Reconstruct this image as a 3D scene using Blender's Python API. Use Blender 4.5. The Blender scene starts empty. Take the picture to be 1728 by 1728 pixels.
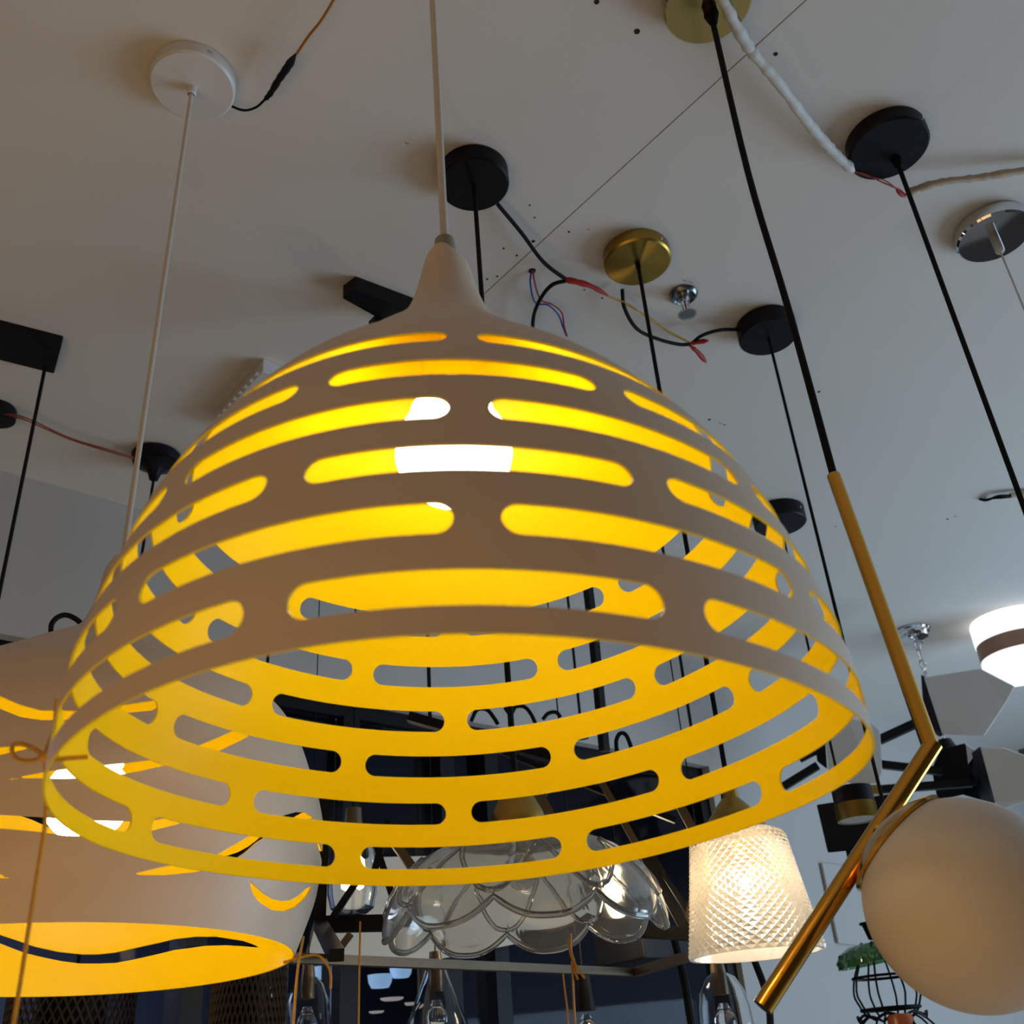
import bpy, math, random
import numpy as np
from mathutils import Vector, Matrix
random.seed(7)
SC = bpy.context.scene
COL = SC.collection
EYE = 1.6                                   # camera height above the shop floor
PITCH, ROLL, FOC = 0.5168214, -0.0772612, 1705.448
HC = 1.2                                    # ceiling height above the camera

# ---------------------------------------------------------------- camera
cam = bpy.data.objects.new('camera', bpy.data.cameras.new('camera')); COL.objects.link(cam)
_c, _s = math.cos(ROLL), math.sin(ROLL)
R0 = Vector((1, 0, 0)); U0 = Vector((0, -math.sin(PITCH), math.cos(PITCH))); F0 = Vector((0, math.cos(PITCH), math.sin(PITCH)))
RI = R0*_c + U0*_s; UP = U0*_c - R0*_s
m = Matrix((RI, UP, -F0)).transposed().to_4x4(); m.translation = (0, 0, EYE)
cam.matrix_world = m
cam.data.sensor_width = 36; cam.data.lens = FOC/1728*36
cam.data.clip_start = 0.02
cam.data.dof.use_dof = True; cam.data.dof.focus_distance = 1.05; cam.data.dof.aperture_fstop = 14
SC.camera = cam
SC.view_settings.view_transform = 'Standard'; SC.view_settings.look = 'None'
SC.view_settings.gamma = 1; SC.view_settings.use_curve_mapping = False
SC.view_settings.exposure = 0.0
SC.cycles.max_bounces = 12; SC.cycles.transmission_bounces = 12; SC.cycles.diffuse_bounces = 6
SC.cycles.sample_clamp_indirect = 6; SC.cycles.use_denoising = True
SC.cycles.caustics_reflective = False; SC.cycles.caustics_refractive = False
# ---------------------------------------------------------------- world and lights
w = bpy.data.worlds.new('overcast'); SC.world = w; w.use_nodes = True
w.node_tree.nodes['Background'].inputs[0].default_value = (0.62, 0.76, 1.0, 1)
w.node_tree.nodes['Background'].inputs[1].default_value = 0.35
WU = Vector((0.7489, 0.6627, 0)); WN = Vector((-0.6627, 0.7489, 0))      # room axes: along / out of the back wall
WV = 2.0288                                                              # distance of the back wall
def room(u, v, z): return WU*u + WN*v + Vector((0, 0, z))
def area(name, loc, target, sx, sy, power, color):
    l = bpy.data.lights.new(name, 'AREA'); l.shape = 'RECTANGLE'; l.size = sx; l.size_y = sy
    l.energy = power; l.color = color
    o = bpy.data.objects.new(name, l); COL.objects.link(o); o.location = loc
    o.rotation_euler = (Vector(target)-Vector(loc)).to_track_quat('-Z', 'Y').to_euler()
    return o
area('daylight_shopfront', room(4.2, -0.9, 1.25), room(1.7, 0.6, 2.5), 2.0, 1.6, 72, (0.52, 0.75, 1.0))
area('warm_uplight_fill', room(-1.0, 0.2, 0.75), room(-1.0, 0.21, 2.7), 2.2, 1.4, 11.5, (1.0, 0.60, 0.22))  # unseen warm fill added low down, pointing up to brighten the ceiling
area('fill_beyond_glass', room(-.2, 3.0, 2.3), room(-.2, 3.1, 0), 1.6, .4, 28, (0.85, 0.9, 1.0))  # unseen fill added to lighten the navy wall behind the glass

# ---------------------------------------------------------------- where things are: lines of sight of the survey
def ray(x, y):
    return F0 + RI*((x-864)/FOC) - UP*((y-864)/FOC)
O3 = Vector((0, 0, EYE))
def ceil(x, y, drop=0.0):
    r = ray(x, y); return O3 + r*((HC-drop)/r.z)
def at(x, y, hd):
    r = ray(x, y); return O3 + r*(hd/math.hypot(r.x, r.y))
def level(x, y, z):
    r = ray(x, y); return O3 + r*(z/r.z)
def wallp(x, y, off=0.0):
    r = ray(x, y); return O3 + r*((WV-off)/(r.dot(WN)))
def wu(p): return p.dot(WU)
def project(P):
    d = P-O3; w_ = d.dot(F0); return 864+FOC*d.dot(RI)/w_, 864-FOC*d.dot(UP)/w_
def below(base, y):
    lo, hi = -1.6, HC
    for _ in range(50):
        mid = (lo+hi)/2
        if project(Vector((base.x, base.y, EYE+mid)))[1] > y: lo = mid
        else: hi = mid
    return Vector((base.x, base.y, EYE+lo))

# ---------------------------------------------------------------- materials
def mat(name, color, rough=0.5, metal=0.0, trans=0.0, ior=1.45, emit=None, es=0.0, spec=0.5, noise=0.0, nscale=30, bump=0.0, bscale=200, coat=0.0, sss=0.0, aniso=0.0):
    M = bpy.data.materials.new(name); M.use_nodes = True
    nt = M.node_tree; b = nt.nodes['Principled BSDF']
    b.inputs['Base Color'].default_value = (*color, 1); b.inputs['Roughness'].default_value = rough
    b.inputs['Metallic'].default_value = metal; b.inputs['Transmission Weight'].default_value = trans
    b.inputs['IOR'].default_value = ior; b.inputs['Specular IOR Level'].default_value = spec
    b.inputs['Coat Weight'].default_value = coat; b.inputs['Subsurface Weight'].default_value = sss
    b.inputs['Anisotropic'].default_value = aniso
    if sss: b.inputs['Subsurface Radius'].default_value = (0.02, 0.015, 0.01)
    if emit: b.inputs['Emission Color'].default_value = (*emit, 1); b.inputs['Emission Strength'].default_value = es
    tc = nt.nodes.new('ShaderNodeTexCoord')
    if noise:
        n = nt.nodes.new('ShaderNodeTexNoise'); n.inputs['Scale'].default_value = nscale; n.inputs['Detail'].default_value = 5
        nt.links.new(tc.outputs['Object'], n.inputs['Vector'])
        mx = nt.nodes.new('ShaderNodeMix'); mx.data_type = 'RGBA'
        mx.inputs[6].default_value = (*[c*(1-noise) for c in color], 1); mx.inputs[7].default_value = (*[min(1, c*(1+noise)) for c in color], 1)
        nt.links.new(n.outputs[0], mx.inputs[0]); nt.links.new(mx.outputs[2], b.inputs['Base Color'])
    if bump:
        n = nt.nodes.new('ShaderNodeTexNoise'); n.inputs['Scale'].default_value = bscale; n.inputs['Detail'].default_value = 3
        nt.links.new(tc.outputs['Object'], n.inputs['Vector'])
        bp = nt.nodes.new('ShaderNodeBump'); bp.inputs['Strength'].default_value = bump; bp.inputs['Distance'].default_value = 0.002
        nt.links.new(n.outputs[0], bp.inputs['Height']); nt.links.new(bp.outputs[0], b.inputs['Normal'])
    return M
M = {}
M['ceiling'] = mat('ceiling_paint', (0.72, 0.675, 0.62), 0.85, noise=0.04, nscale=2.5, bump=0.15, bscale=60)
M['wall'] = mat('wall_paint', (0.50, 0.475, 0.445), 0.8, noise=0.04, nscale=3, bump=0.1)
M['display'] = mat('dark_display_wall', (0.13, 0.11, 0.10), 0.7, noise=0.3, nscale=3)
M['floor'] = mat('floor_tile', (0.60, 0.54, 0.47), 0.35, noise=0.1, nscale=4)
M['dark_room'] = mat('dark_navy_wall', (0.10, 0.115, 0.17), 0.5, noise=0.25, nscale=3)
M['shade_out'] = mat('shade_matt_white', (0.80, 0.61, 0.44), 0.42, bump=0.05, bscale=400)
M['yellow'] = mat('shade_yellow_lining', (0.94, 0.70, 0.0), 0.38, spec=0.25)
M['ferrule'] = mat('ferrule_olive', (0.30, 0.27, 0.19), 0.4)
M['white_plastic'] = mat('white_plastic', (0.72, 0.69, 0.66), 0.4)
M['white_cord'] = mat('white_cord', (0.66, 0.58, 0.50), 0.5)
M['black'] = mat('black_plastic', (0.004, 0.004, 0.005), 0.45, spec=0.15)
M['black_matt'] = mat('black_matt_metal', (0.006, 0.006, 0.007), 0.5, spec=0.25, noise=0.2)
M['black_satin'] = mat('black_satin', (0.007, 0.007, 0.010), 0.45, spec=0.2, noise=0.4, nscale=80)
M['cord'] = mat('black_fabric_cord', (0.008, 0.008, 0.008), 0.7, spec=0.2)
M['brass'] = mat('polished_brass', (0.72, 0.36, 0.055), 0.16, metal=1, noise=0.08)
M['brushed'] = mat('brushed_brass', (0.42, 0.26, 0.055), 0.26, metal=1, aniso=0.8)
M['gold_mirror'] = mat('gold_mirror', (0.62, 0.44, 0.16), 0.10, metal=1)
M['bronze'] = mat('bronze_metal', (0.16, 0.115, 0.07), 0.45, metal=0.6, noise=0.1)
M['chrome'] = mat('chrome', (0.75, 0.75, 0.78), 0.05, metal=1)
M['dark_chrome'] = mat('dull_chrome', (0.22, 0.22, 0.21), 0.25, metal=1)
M['mesh'] = mat('dark_mesh_metal', (0.055, 0.042, 0.034), 0.4, metal=0.5)
M['copper'] = mat('copper_band', (0.42, 0.24, 0.16), 0.45, metal=0.8, noise=0.15, nscale=20)
M['glass'] = mat('clear_glass', (1, 1, 1), 0.02, trans=1, ior=1.45)
M['glass_warm'] = mat('moulded_glass', (1, 0.98, 0.93), 0.04, trans=0.95, ior=1.48)
M['crystal'] = mat('cut_crystal', (1.0, 0.96, 0.90), 0.08, trans=0.80, ior=1.5)
M['green_glass'] = mat('green_glass', (0.12, 0.34, 0.13), 0.06, trans=0.8, ior=1.5)
M['opal'] = mat('opal_glass', (0.66, 0.58, 0.50), 0.5)
M['thin_glass'] = mat('thin_glass', (1, 1, 1), 0.02, trans=1, ior=1.18)
M['window_glass'] = mat('tinted_window', (0.55, 0.6, 0.72), 0.03, trans=1, ior=1.12)
M['clear_cord'] = mat('clear_cord', (0.62, 0.62, 0.64), 0.25)
M['red'] = mat('red_connector', (0.45, 0.02, 0.015), 0.4)
M['red_wire'] = mat('red_wire', (0.40, 0.03, 0.03), 0.5)
M['blue_wire'] = mat('blue_wire', (0.03, 0.06, 0.35), 0.5)
M['yellow_wire'] = mat('yellow_wire', (0.55, 0.30, 0.03), 0.5)
M['orange_wire'] = mat('orange_wire', (0.42, 0.14, 0.01), 0.5)
M['rust_wire'] = mat('rust_wire', (0.28, 0.05, 0.02), 0.5)
M['tape'] = mat('white_tape', (0.72, 0.70, 0.66), 0.6, noise=0.2, nscale=60, bump=0.6, bscale=90)
M['beige_tape'] = mat('beige_tape', (0.50, 0.38, 0.27), 0.6, noise=0.2, nscale=60, bump=0.5, bscale=90)
M['string'] = mat('gold_string', (0.62, 0.30, 0.03), 0.5, noise=0.3, nscale=400)
M['panel'] = mat('white_shade_panel', (0.86, 0.89, 0.90), 0.4)
M['hole'] = mat('screw_hole', (0.03, 0.015, 0.01), 0.9)
M['pencil'] = mat('pencil_mark', (0.25, 0.23, 0.21), 0.9)
M['bulb'] = mat('lit_bulb', (1, 1, 1), 0.3, emit=(1.0, 0.93, 0.80), es=10.5)
M['bulb2'] = mat('lit_bulb_far', (1, 1, 1), 0.3, emit=(1.0, 0.93, 0.80), es=9)
M['warm_led'] = mat('warm_led', (1, 1, 1), 0.3, emit=(1.0, 0.80, 0.52), es=60)
M['soft_led'] = mat('crystal_bulb', (1, 1, 1), 0.3, emit=(1.0, 0.82, 0.58), es=100)
M['cool_led'] = mat('cool_diffuser', (1, 1, 1), 0.4, emit=(0.95, 0.98, 1.0), es=1.04)
M['blue_reflection'] = mat('blue_reflection_glow', (0.4, 0.6, 0.8), 0.4, emit=(0.42, 0.66, 0.88), es=0.75)  # glow of the added drums that stand for bluish lamp reflections
M['cream_reflection'] = mat('cream_reflection_glow', (0.6, 0.55, 0.5), 0.4, emit=(0.62, 0.54, 0.46), es=0.6)  # glow of the added discs that stand for yellowish lamp reflections
M['diffuser'] = mat('unlit_diffuser', (0.40, 0.38, 0.34), 0.5)
M['beige_board'] = mat('beige_board', (0.66, 0.60, 0.50), 0.7, noise=0.05)
M['curtain'] = mat('brown_curtain', (0.30, 0.21, 0.14), 0.8, noise=0.4, nscale=25)
M['amber'] = mat('amber_lamp', (0.45, 0.10, 0.02), 0.3)

def glow_glass(M_, f, col):
    nt = M_.node_tree; b = nt.nodes['Principled BSDF']; out = nt.nodes['Material Output']
    t = nt.nodes.new('ShaderNodeBsdfTranslucent'); t.inputs[0].default_value = (*col, 1)
    mx = nt.nodes.new('ShaderNodeMixShader'); mx.inputs[0].default_value = f
    nt.links.new(b.outputs[0], mx.inputs[1]); nt.links.new(t.outputs[0], mx.inputs[2]); nt.links.new(mx.outputs[0], out.inputs[0])
glow_glass(M['crystal'], .13, (1.0, .92, .76)); glow_glass(M['glass_warm'], .11, (.95, .88, .75))
_nt = M['brushed'].node_tree; _t = _nt.nodes.new('ShaderNodeTangent'); _t.direction_type = 'RADIAL'; _t.axis = 'Z'
_nt.links.new(_t.outputs[0], _nt.nodes['Principled BSDF'].inputs['Tangent'])
def led_profile(M_, top, side, bottom):      # an LED bulb throws most of its light away from the cap
    nt = M_.node_tree; b = nt.nodes['Principled BSDF']
    g = nt.nodes.new('ShaderNodeNewGeometry'); sp_ = nt.nodes.new('ShaderNodeSeparateXYZ'); nt.links.new(g.outputs['Normal'], sp_.inputs[0])
    a = nt.nodes.new('ShaderNodeMapRange'); a.inputs[1].default_value = -1; a.inputs[2].default_value = 0; a.inputs[3].default_value = bottom; a.inputs[4].default_value = side
    c = nt.nodes.new('ShaderNodeMapRange'); c.inputs[1].default_value = 0; c.inputs[2].default_value = 1; c.inputs[3].default_value = 0; c.inputs[4].default_value = side-top
    d = nt.nodes.new('ShaderNodeMath'); d.operation = 'SUBTRACT'
    nt.links.new(sp_.outputs[2], a.inputs[0]); nt.links.new(sp_.outputs[2], c.inputs[0]); nt.links.new(a.outputs[0], d.inputs[0]); nt.links.new(c.outputs[0], d.inputs[1])
    nt.links.new(d.outputs[0], b.inputs['Emission Strength'])
led_profile(M['bulb'], 1.6, 6.0, 17); led_profile(M['bulb2'], 1.6, 6.0, 15)
# ---------------------------------------------------------------- mesh building
def arr(p): return np.array(p, float)
class MB:
    def __init__(s): s.v = []; s.f = []; s.m = []
    def add(s, verts, faces, mi=0):
        n = len(s.v); s.v += [tuple(p) for p in verts]; s.f += [tuple(i+n for i in f) for f in faces]; s.m += [mi]*len(faces); return s
    def tube(s, pts, r, n=10, cap=True, mi=0):
        pts = [Vector(p) for p in pts]; k = len(pts)
        rr = r if isinstance(r, (list, tuple)) else [r]*k
        ring = []; prev = None
        for i, p in enumerate(pts):
            d = (pts[min(i+1, k-1)]-pts[max(i-1, 0)]).normalized()
            if prev is None: a = d.orthogonal().normalized()
            else:
                a = prev-d*prev.dot(d)
                a = a.normalized() if a.length > 1e-6 else d.orthogonal().normalized()
            prev = a; b = d.cross(a)
            ring += [p+(a*math.cos(2*math.pi*j/n)+b*math.sin(2*math.pi*j/n))*rr[i] for j in range(n)]
        fc = [(i*n+j, i*n+(j+1) % n, (i+1)*n+(j+1) % n, (i+1)*n+j) for i in range(k-1) for j in range(n)]
        if cap: fc += [tuple(range(n))[::-1], tuple((k-1)*n+j for j in range(n))]
        return s.add(ring, fc, mi)
    def lathe(s, prof, c=(0, 0, 0), axis=(0, 0, 1), n=48, mi=0, wob=None):
        c = Vector(c); z = Vector(axis).normalized(); x = z.orthogonal().normalized() if abs(z.z) < .999 else Vector((1, 0, 0)); y = z.cross(x)
        vs = []; k = len(prof)
        for i, (r, h) in enumerate(prof):
            for j in range(n):
                t = 2*math.pi*j/n; q = (r, h) if wob is None else wob(r, h, t, i)
                vs.append(c+(x*math.cos(t)+y*math.sin(t))*q[0]+z*q[1])
        fc = [(i*n+j, i*n+(j+1) % n, (i+1)*n+(j+1) % n, (i+1)*n+j) for i in range(k-1) for j in range(n)]
        return s.add(vs, fc, mi)
    def beam(s, a, b, w, h=None, up=(0, 0, 1), mi=0):
        a, b = Vector(a), Vector(b); h = h or w; d = (b-a).normalized(); u = Vector(up)
        if abs(d.dot(u)) > .98: u = Vector(WU)
        x = d.cross(u).normalized()*w/2; y = x.cross(d).normalized()*h/2
        vs = [p+i*x+j*y for p in (a, b) for i, j in ((-1, -1), (1, -1), (1, 1), (-1, 1))]
        return s.add(vs, [(3, 2, 1, 0), (4, 5, 6, 7), (0, 1, 5, 4), (1, 2, 6, 5), (2, 3, 7, 6), (3, 0, 4, 7)], mi)
    def slab(s, poly, d, mi=0):
        d = Vector(d); n = len(poly); p = [Vector(q) for q in poly]
        vs = p+[q+d for q in p]
        return s.add(vs, [tuple(range(n)), tuple(range(2*n-1, n-1, -1))]+[(i, i+n, (i+1) % n+n, (i+1) % n) for i in range(n)], mi)
    def build(s, name, mats, parent=None, smooth=True, label=None, bevel=0):
        off = Vector(parent['_loc']) if parent is not None else Vector((0, 0, 0))
        me = bpy.data.meshes.new(name); me.from_pydata([tuple(Vector(v)-off) for v in s.v], [], s.f)
        for q in (mats if isinstance(mats, (list, tuple)) else [mats]): me.materials.append(q)
        if any(s.m): me.polygons.foreach_set('material_index', s.m)
        import bmesh
        bm = bmesh.new(); bm.from_mesh(me); bmesh.ops.recalc_face_normals(bm, faces=bm.faces); bm.to_mesh(me); bm.free()
        if smooth:
            me.polygons.foreach_set('use_smooth', [True]*len(me.polygons))
            try: me.set_sharp_from_angle(angle=math.radians(35))
            except Exception: pass
        o = bpy.data.objects.new(name, me); COL.objects.link(o)
        if parent is not None:
            o.parent = parent
            o['_loc'] = tuple(off)
        if bevel:
            b = o.modifiers.new('bevel', 'BEVEL'); b.width = bevel; b.segments = 2; b.limit_method = 'ANGLE'
        if label: o['label'] = label
        return o
def thing(name, label, cat, loc, group=None):
    o = bpy.data.objects.new(name, None); COL.objects.link(o); o.location = loc; o.empty_display_size = .05
    o['label'] = label; o['category'] = cat; o['_loc'] = tuple(loc)
    if group: o['group'] = group
    return o
def tag(o, label, cat, group=None):
    o['label'] = label; o['category'] = cat
    if group: o['group'] = group
    return o
def struct(o): o['kind'] = 'structure'; return o
def curve(pts, sub=8):
    pts = [Vector(p) for p in pts]; out = []
    P = [pts[0]*2-pts[1]]+pts+[pts[-1]*2-pts[-2]]
    for i in range(1, len(P)-2):
        a, b, c, d = P[i-1:i+3]
        for k in range(sub):
            t = k/sub
            out.append(.5*((2*b)+(c-a)*t+(2*a-5*b+4*c-d)*t*t+(3*b-a-3*c+d)*t**3))
    out.append(pts[-1]); return out

# ---------------------------------------------------------------- the room
ZC = EYE+HC
SEAM = 0.873
def slab_uvz(u0, u1, v0, v1, z0, z1):
    b = MB(); b.slab([room(u0, v0, z0), room(u1, v0, z0), room(u1, v1, z0), room(u0, v1, z0)], (0, 0, z1-z0)); return b
U0r, U1r, V0r, V1r = -3.4, 4.8, -2.6, WV
b = MB()
for (a, c) in ((U0r-.2, SEAM-.0012), (SEAM+.0012, U1r+.2)):
    b.slab([room(a, V0r-.2, ZC), room(c, V0r-.2, ZC), room(c, 4.2, ZC), room(a, 4.2, ZC)], (0, 0, .012))
b.slab([room(U0r-.2, V0r-.2, ZC+.012), room(U1r+.2, V0r-.2, ZC+.012), room(U1r+.2, 4.2, ZC+.012), room(U0r-.2, 4.2, ZC+.012)], (0, 0, .08))
CEIL = struct(b.build('ceiling', M['ceiling'], smooth=False))
struct(slab_uvz(U0r-.2, U1r+.2, V0r-.2, 4.2, -.1, 0).build('floor', M['floor'], smooth=False))
ZS = EYE+.842                                # underside of the beam over the glass partition
UJ = wu(wallp(1250, 1620))
b = slab_uvz(U0r, UJ, WV, WV+.12, ZS, ZC)
b2 = slab_uvz(UJ, U1r, WV, WV+.12, 0, ZC)
b.add(b2.v, b2.f)
struct(b.build('wall_back', M['wall'], smooth=False))
struct(slab_uvz(U0r-.12, U0r, V0r, 4.1, 0, ZC).build('wall_left', M['wall'], smooth=False))
struct(slab_uvz(U0r, U1r, V0r-.12, V0r, 0, ZC).build('wall_front', M['display'], smooth=False))
# right wall is the open shopfront: sill, head and the corner piece
b = slab_uvz(U1r, U1r+.12, V0r, V1r, 0, .35); q = slab_uvz(U1r, U1r+.12, V0r, V1r, 2.55, ZC); b.add(q.v, q.f)
q = slab_uvz(U1r, U1r+.12, .6, V1r, .35, 2.55); b.add(q.v, q.f)
struct(b.build('wall_right', M['display'], smooth=False))
# the dark room behind the glass partition
b = slab_uvz(U0r, UJ+.1, 3.6, 3.7, 0, ZC); q = slab_uvz(UJ, UJ+.1, WV+.12, 3.6, 0, ZC); b.add(q.v, q.f)
q = slab_uvz(U0r, UJ, WV+.12, 3.6, ZS+.02, ZS+.05); b.add(q.v, q.f)
struct(b.build('wall_beyond', M['dark_room'], smooth=False))
# partition: glass panes between posts
WIN = struct(slab_uvz(U0r, UJ, WV+.03, WV+.09, ZS-.035, ZS).build('window_1', M['black_matt'], smooth=False)); WIN['_loc'] = (0, 0, 0)
posts = sorted([U0r+.02, wu(wallp(330, 1700)), wu(wallp(597, 1690)), wu(wallp(778, 1690)), wu(wallp(862, 1700)), UJ-.02])
for i, u in enumerate(posts):
    slab_uvz(u-.022, u+.022, WV+.02, WV+.1, .12, ZS-.035).build('window_post', M['black_matt'], WIN, smooth=False)
    if i: slab_uvz(posts[i-1]+.022, u-.022, WV+.055, WV+.061, .12, ZS-.035).build('pane', M['window_glass'], WIN, smooth=False)
slab_uvz(U0r, UJ, WV+.02, WV+.1, 0, .12).build('sill', M['black_matt'], WIN, smooth=False)
# curtain behind the two right panes
b = MB(); n = 60; ua, ub = posts[3]+.03, posts[4]-.02
vs = []
for i in range(n+1):
    u = ua+(ub-ua)*i/n; v = WV+.2+.02*math.sin(i*.9)
    vs += [room(u, v, .1), room(u, v, ZS-.05)]
b.add(vs, [(2*i, 2*i+2, 2*i+3, 2*i+1) for i in range(n)])
o = b.build('curtain', M['curtain']); sm = o.modifiers.new('thick', 'SOLIDIFY'); sm.thickness = .004
tag(o, 'brown pleated curtain hanging behind the dark glass between two black posts', 'curtain')

# ceiling details: screw holes and pencil marks as small pieces of the ceiling
CEIL['_loc'] = (0, 0, 0)
for x, y, r in ((1007, 3, .0035), (1075, 53, .004), (1309, 91, .003), (900, 407, .003), (850, 419, .002), (872, 431, .002), (839, 466, .002), (822, 471, .002), (894, 346, .0015), (902, 367, .0015),
                (960, 391, .002), (986, 489, .0015), (1016, 503, .002), (1382, 661, .003), (1197, 708, .003), (1223, 717, .002), (1410, 888, .002), (1599, 876, .003), (1612, 871, .002), (993, 387, .001)):
    p = ceil(x, y); MB().lathe([(.0001, -.0006), (r, -.0006), (r, .0005)], p, n=10).build('screw_hole', M['hole'], CEIL)
for k, (x, y) in enumerate(((683, 240), (1152, 472), (1163, 475), (1213, 713))):
    p = ceil(x, y); q = ceil(x+7, y+3); MB().beam(p+Vector((0, 0, -.0003)), q+Vector((0, 0, -.0003)), .0012, .0006).build('pencil_mark', M['pencil'], CEIL, smooth=False)

# ---------------------------------------------------------------- pierced lamp shades
class Axis:
    def __init__(s, O, tx, ty, warp=(0, 0, 0, 0)):
        s.O = Vector(O); s.a = Vector((tx, ty, 1)).normalized(); u = Vector((0, -1, 0)); s.u = (u-s.a*u.dot(s.a)).normalized(); s.v = s.a.cross(s.u); s.w = warp
    def P(s, th, r, h):
        w_ = s.w[0]*np.cos(2*th)+s.w[1]*np.sin(2*th)+s.w[2]*np.cos(3*th)+s.w[3]*np.sin(3*th)
        O, a, u, v = arr(s.O), arr(s.a), arr(s.u), arr(s.v)
        return O+(r*np.cos(th))[..., None]*u+(r*np.sin(th))[..., None]*v+(h+w_)[..., None]*a
    def pt(s, h, r=0, th=0): return s.O+s.a*h+(s.u*math.cos(th)+s.v*math.sin(th))*r
    def h_at(s, y):
        lo, hi = -.2, 1.2
        for _ in range(50):
            mid = (lo+hi)/2
            if project(s.pt(mid))[1] > y: lo = mid
            else: hi = mid
        return lo
def fine_profile(hk, rk, n=600):
    h = np.linspace(hk[0], hk[-1], n); hk, rk = arr(hk), arr(rk)
    mk = np.zeros(len(hk)); d = np.diff(rk)/np.diff(hk)
    for i in range(1, len(hk)-1): mk[i] = 0 if d[i-1]*d[i] <= 0 else 2*d[i-1]*d[i]/(d[i-1]+d[i])
    mk[0], mk[-1] = d[0], d[-1]
    k = np.clip(np.searchsorted(hk, h, side='right')-1, 0, len(hk)-2); L = hk[k+1]-hk[k]; t = (h-hk[k])/L
    r = (2*t**3-3*t**2+1)*rk[k]+(t**3-2*t**2+t)*L*mk[k]+(-2*t**3+3*t**2)*rk[k+1]+(t**3-t**2)*L*mk[k+1]
    s = np.concatenate([[0], np.cumsum(np.hypot(np.diff(h), np.diff(r)))])
    return h, r, s
def shade(ax, hp, rp, sp, sdf, nth, ns, thick, s_end, name, mats, parent):
    """sheet in (angle, arc length), the region sdf>0 kept; both faces and the cut edges are built"""
    th = np.linspace(0, 2*np.pi, nth, endpoint=False); ss = np.linspace(0, s_end, ns)
    T, S = np.meshgrid(th, ss, indexing='ij'); F = sdf(T, S)
    keep = F > 0
    idx = -np.ones((nth, ns), int); uv = []
    ii = np.argwhere(keep); idx[ii[:, 0], ii[:, 1]] = np.arange(len(ii))
    uv = [(T[i, j], S[i, j]) for i, j in ii]
    dth = 2*np.pi/nth
    cross = {}
    def cr(i, j, i2, j2):
        key = ((i % nth, j), (i2 % nth, j2)); key = key if key[0] < key[1] else (key[1], key[0])
        if key in cross: return cross[key]
        f1, f2 = F[i % nth, j], F[i2 % nth, j2]; t = f1/(f1-f2); t = min(max(t, .02), .98)
        a = (i+(i2-i)*t)*dth; s_ = ss[j]+(ss[j2]-ss[j])*t
        cross[key] = len(uv); uv.append((a, s_)); return cross[key]
    faces = []
    K2 = np.roll(keep, -1, 0)
    cnt = keep[:, :-1].astype(int)+keep[:, 1:]+K2[:, :-1]+K2[:, 1:]
    I2 = np.roll(idx, -1, 0)
    full = np.argwhere(cnt == 4)
    faces = [(int(idx[i, j]), int(I2[i, j]), int(I2[i, j+1]), int(idx[i, j+1])) for i, j in full]
    for i, j in np.argwhere((cnt > 0) & (cnt < 4)):
        c = [(i, j), (i+1, j), (i+1, j+1), (i, j+1)]; poly = []
        for k in range(4):
            a, b_ = c[k], c[(k+1) % 4]; ka, kb = keep[a[0] % nth, a[1]], keep[b_[0] % nth, b_[1]]
            if ka: poly.append(int(idx[a[0] % nth, a[1]]))
            if ka != kb: poly.append(cr(a[0], a[1], b_[0], b_[1]))
        if len(poly) >= 3: faces.append(tuple(poly))
    uv = arr(uv); t_, s_ = uv[:, 0], uv[:, 1]
    h = np.interp(s_, sp, hp); r = np.interp(s_, sp, rp)
    e = 1e-3; dr = np.interp(s_+e, sp, rp)-np.interp(s_-e, sp, rp); dh = np.interp(s_+e, sp, hp)-np.interp(s_-e, sp, hp)
    L = np.hypot(dr, dh); nr, nh = dh/L, -dr/L
    outer = ax.P(t_, r, h); inner = ax.P(t_, r-nr*thick, h-nh*thick)
    n = len(uv)
    ed = {}
    for f in faces:
        for k in range(len(f)):
            a, b_ = f[k], f[(k+1) % len(f)]
            if (b_, a) in ed: del ed[(b_, a)]
            else: ed[(a, b_)] = 1
    off = arr(parent['_loc'])
    bl = sorted({v for e_ in ed for v in e_}); bm_ = {v: i for i, v in enumerate(bl)}
    V = np.concatenate([outer, inner, outer[bl], inner[bl]])-off; nb = len(bl)
    allf = faces+[tuple(v+n for v in f[::-1]) for f in faces]
    allf += [(2*n+bm_[b_], 2*n+bm_[a], 2*n+nb+bm_[a], 2*n+nb+bm_[b_]) for a, b_ in ed]
    mi = [0]*len(faces)+[1]*len(faces)+[2]*len(ed)
    me = bpy.data.meshes.new(name); me.from_pydata(V.tolist(), [], allf)
    for q in mats: me.materials.append(q)
    me.polygons.foreach_set('material_index', mi); me.polygons.foreach_set('use_smooth', [True]*len(allf))
    o = bpy.data.objects.new(name, me); COL.objects.link(o); o.parent = parent; return o

def canopy(parent, base, diam, thick, material, screw=True, name='canopy'):
    r = diam/2
    o = MB().lathe([(r*.96, 0), (r, -.002), (r, -thick+.003), (r-.003, -thick), (.0001, -thick-.0005)], base, n=64).build(name, material, parent)
    if screw:
        for s in (1, -1):
            p = base+WN*s*(r-.0005)+Vector((0, 0, -thick*.5))
            MB().lathe([(.0001, .003), (.0025, .002), (.0025, 0)], p, WN*s, n=12).build('screw', M['chrome'], parent)
    return o
def bulb(parent, c, r, axis, material, sock=.012, name='bulb'):
    a = Vector(axis).normalized()                       # axis points to the socket
    pr = [(.0001, -r)]
    for k in range(1, 12):
        t = -math.pi/2+k*math.pi/13; pr.append((r*math.cos(t)*1.0, r*math.sin(t)))
    pr += [(r*.72, r*.85), (r*.50, r*1.25), (r*.44, r*1.5), (.0001, r*1.5)]
    return MB().lathe(pr, c, a, n=32).build(name, material, parent)

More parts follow.
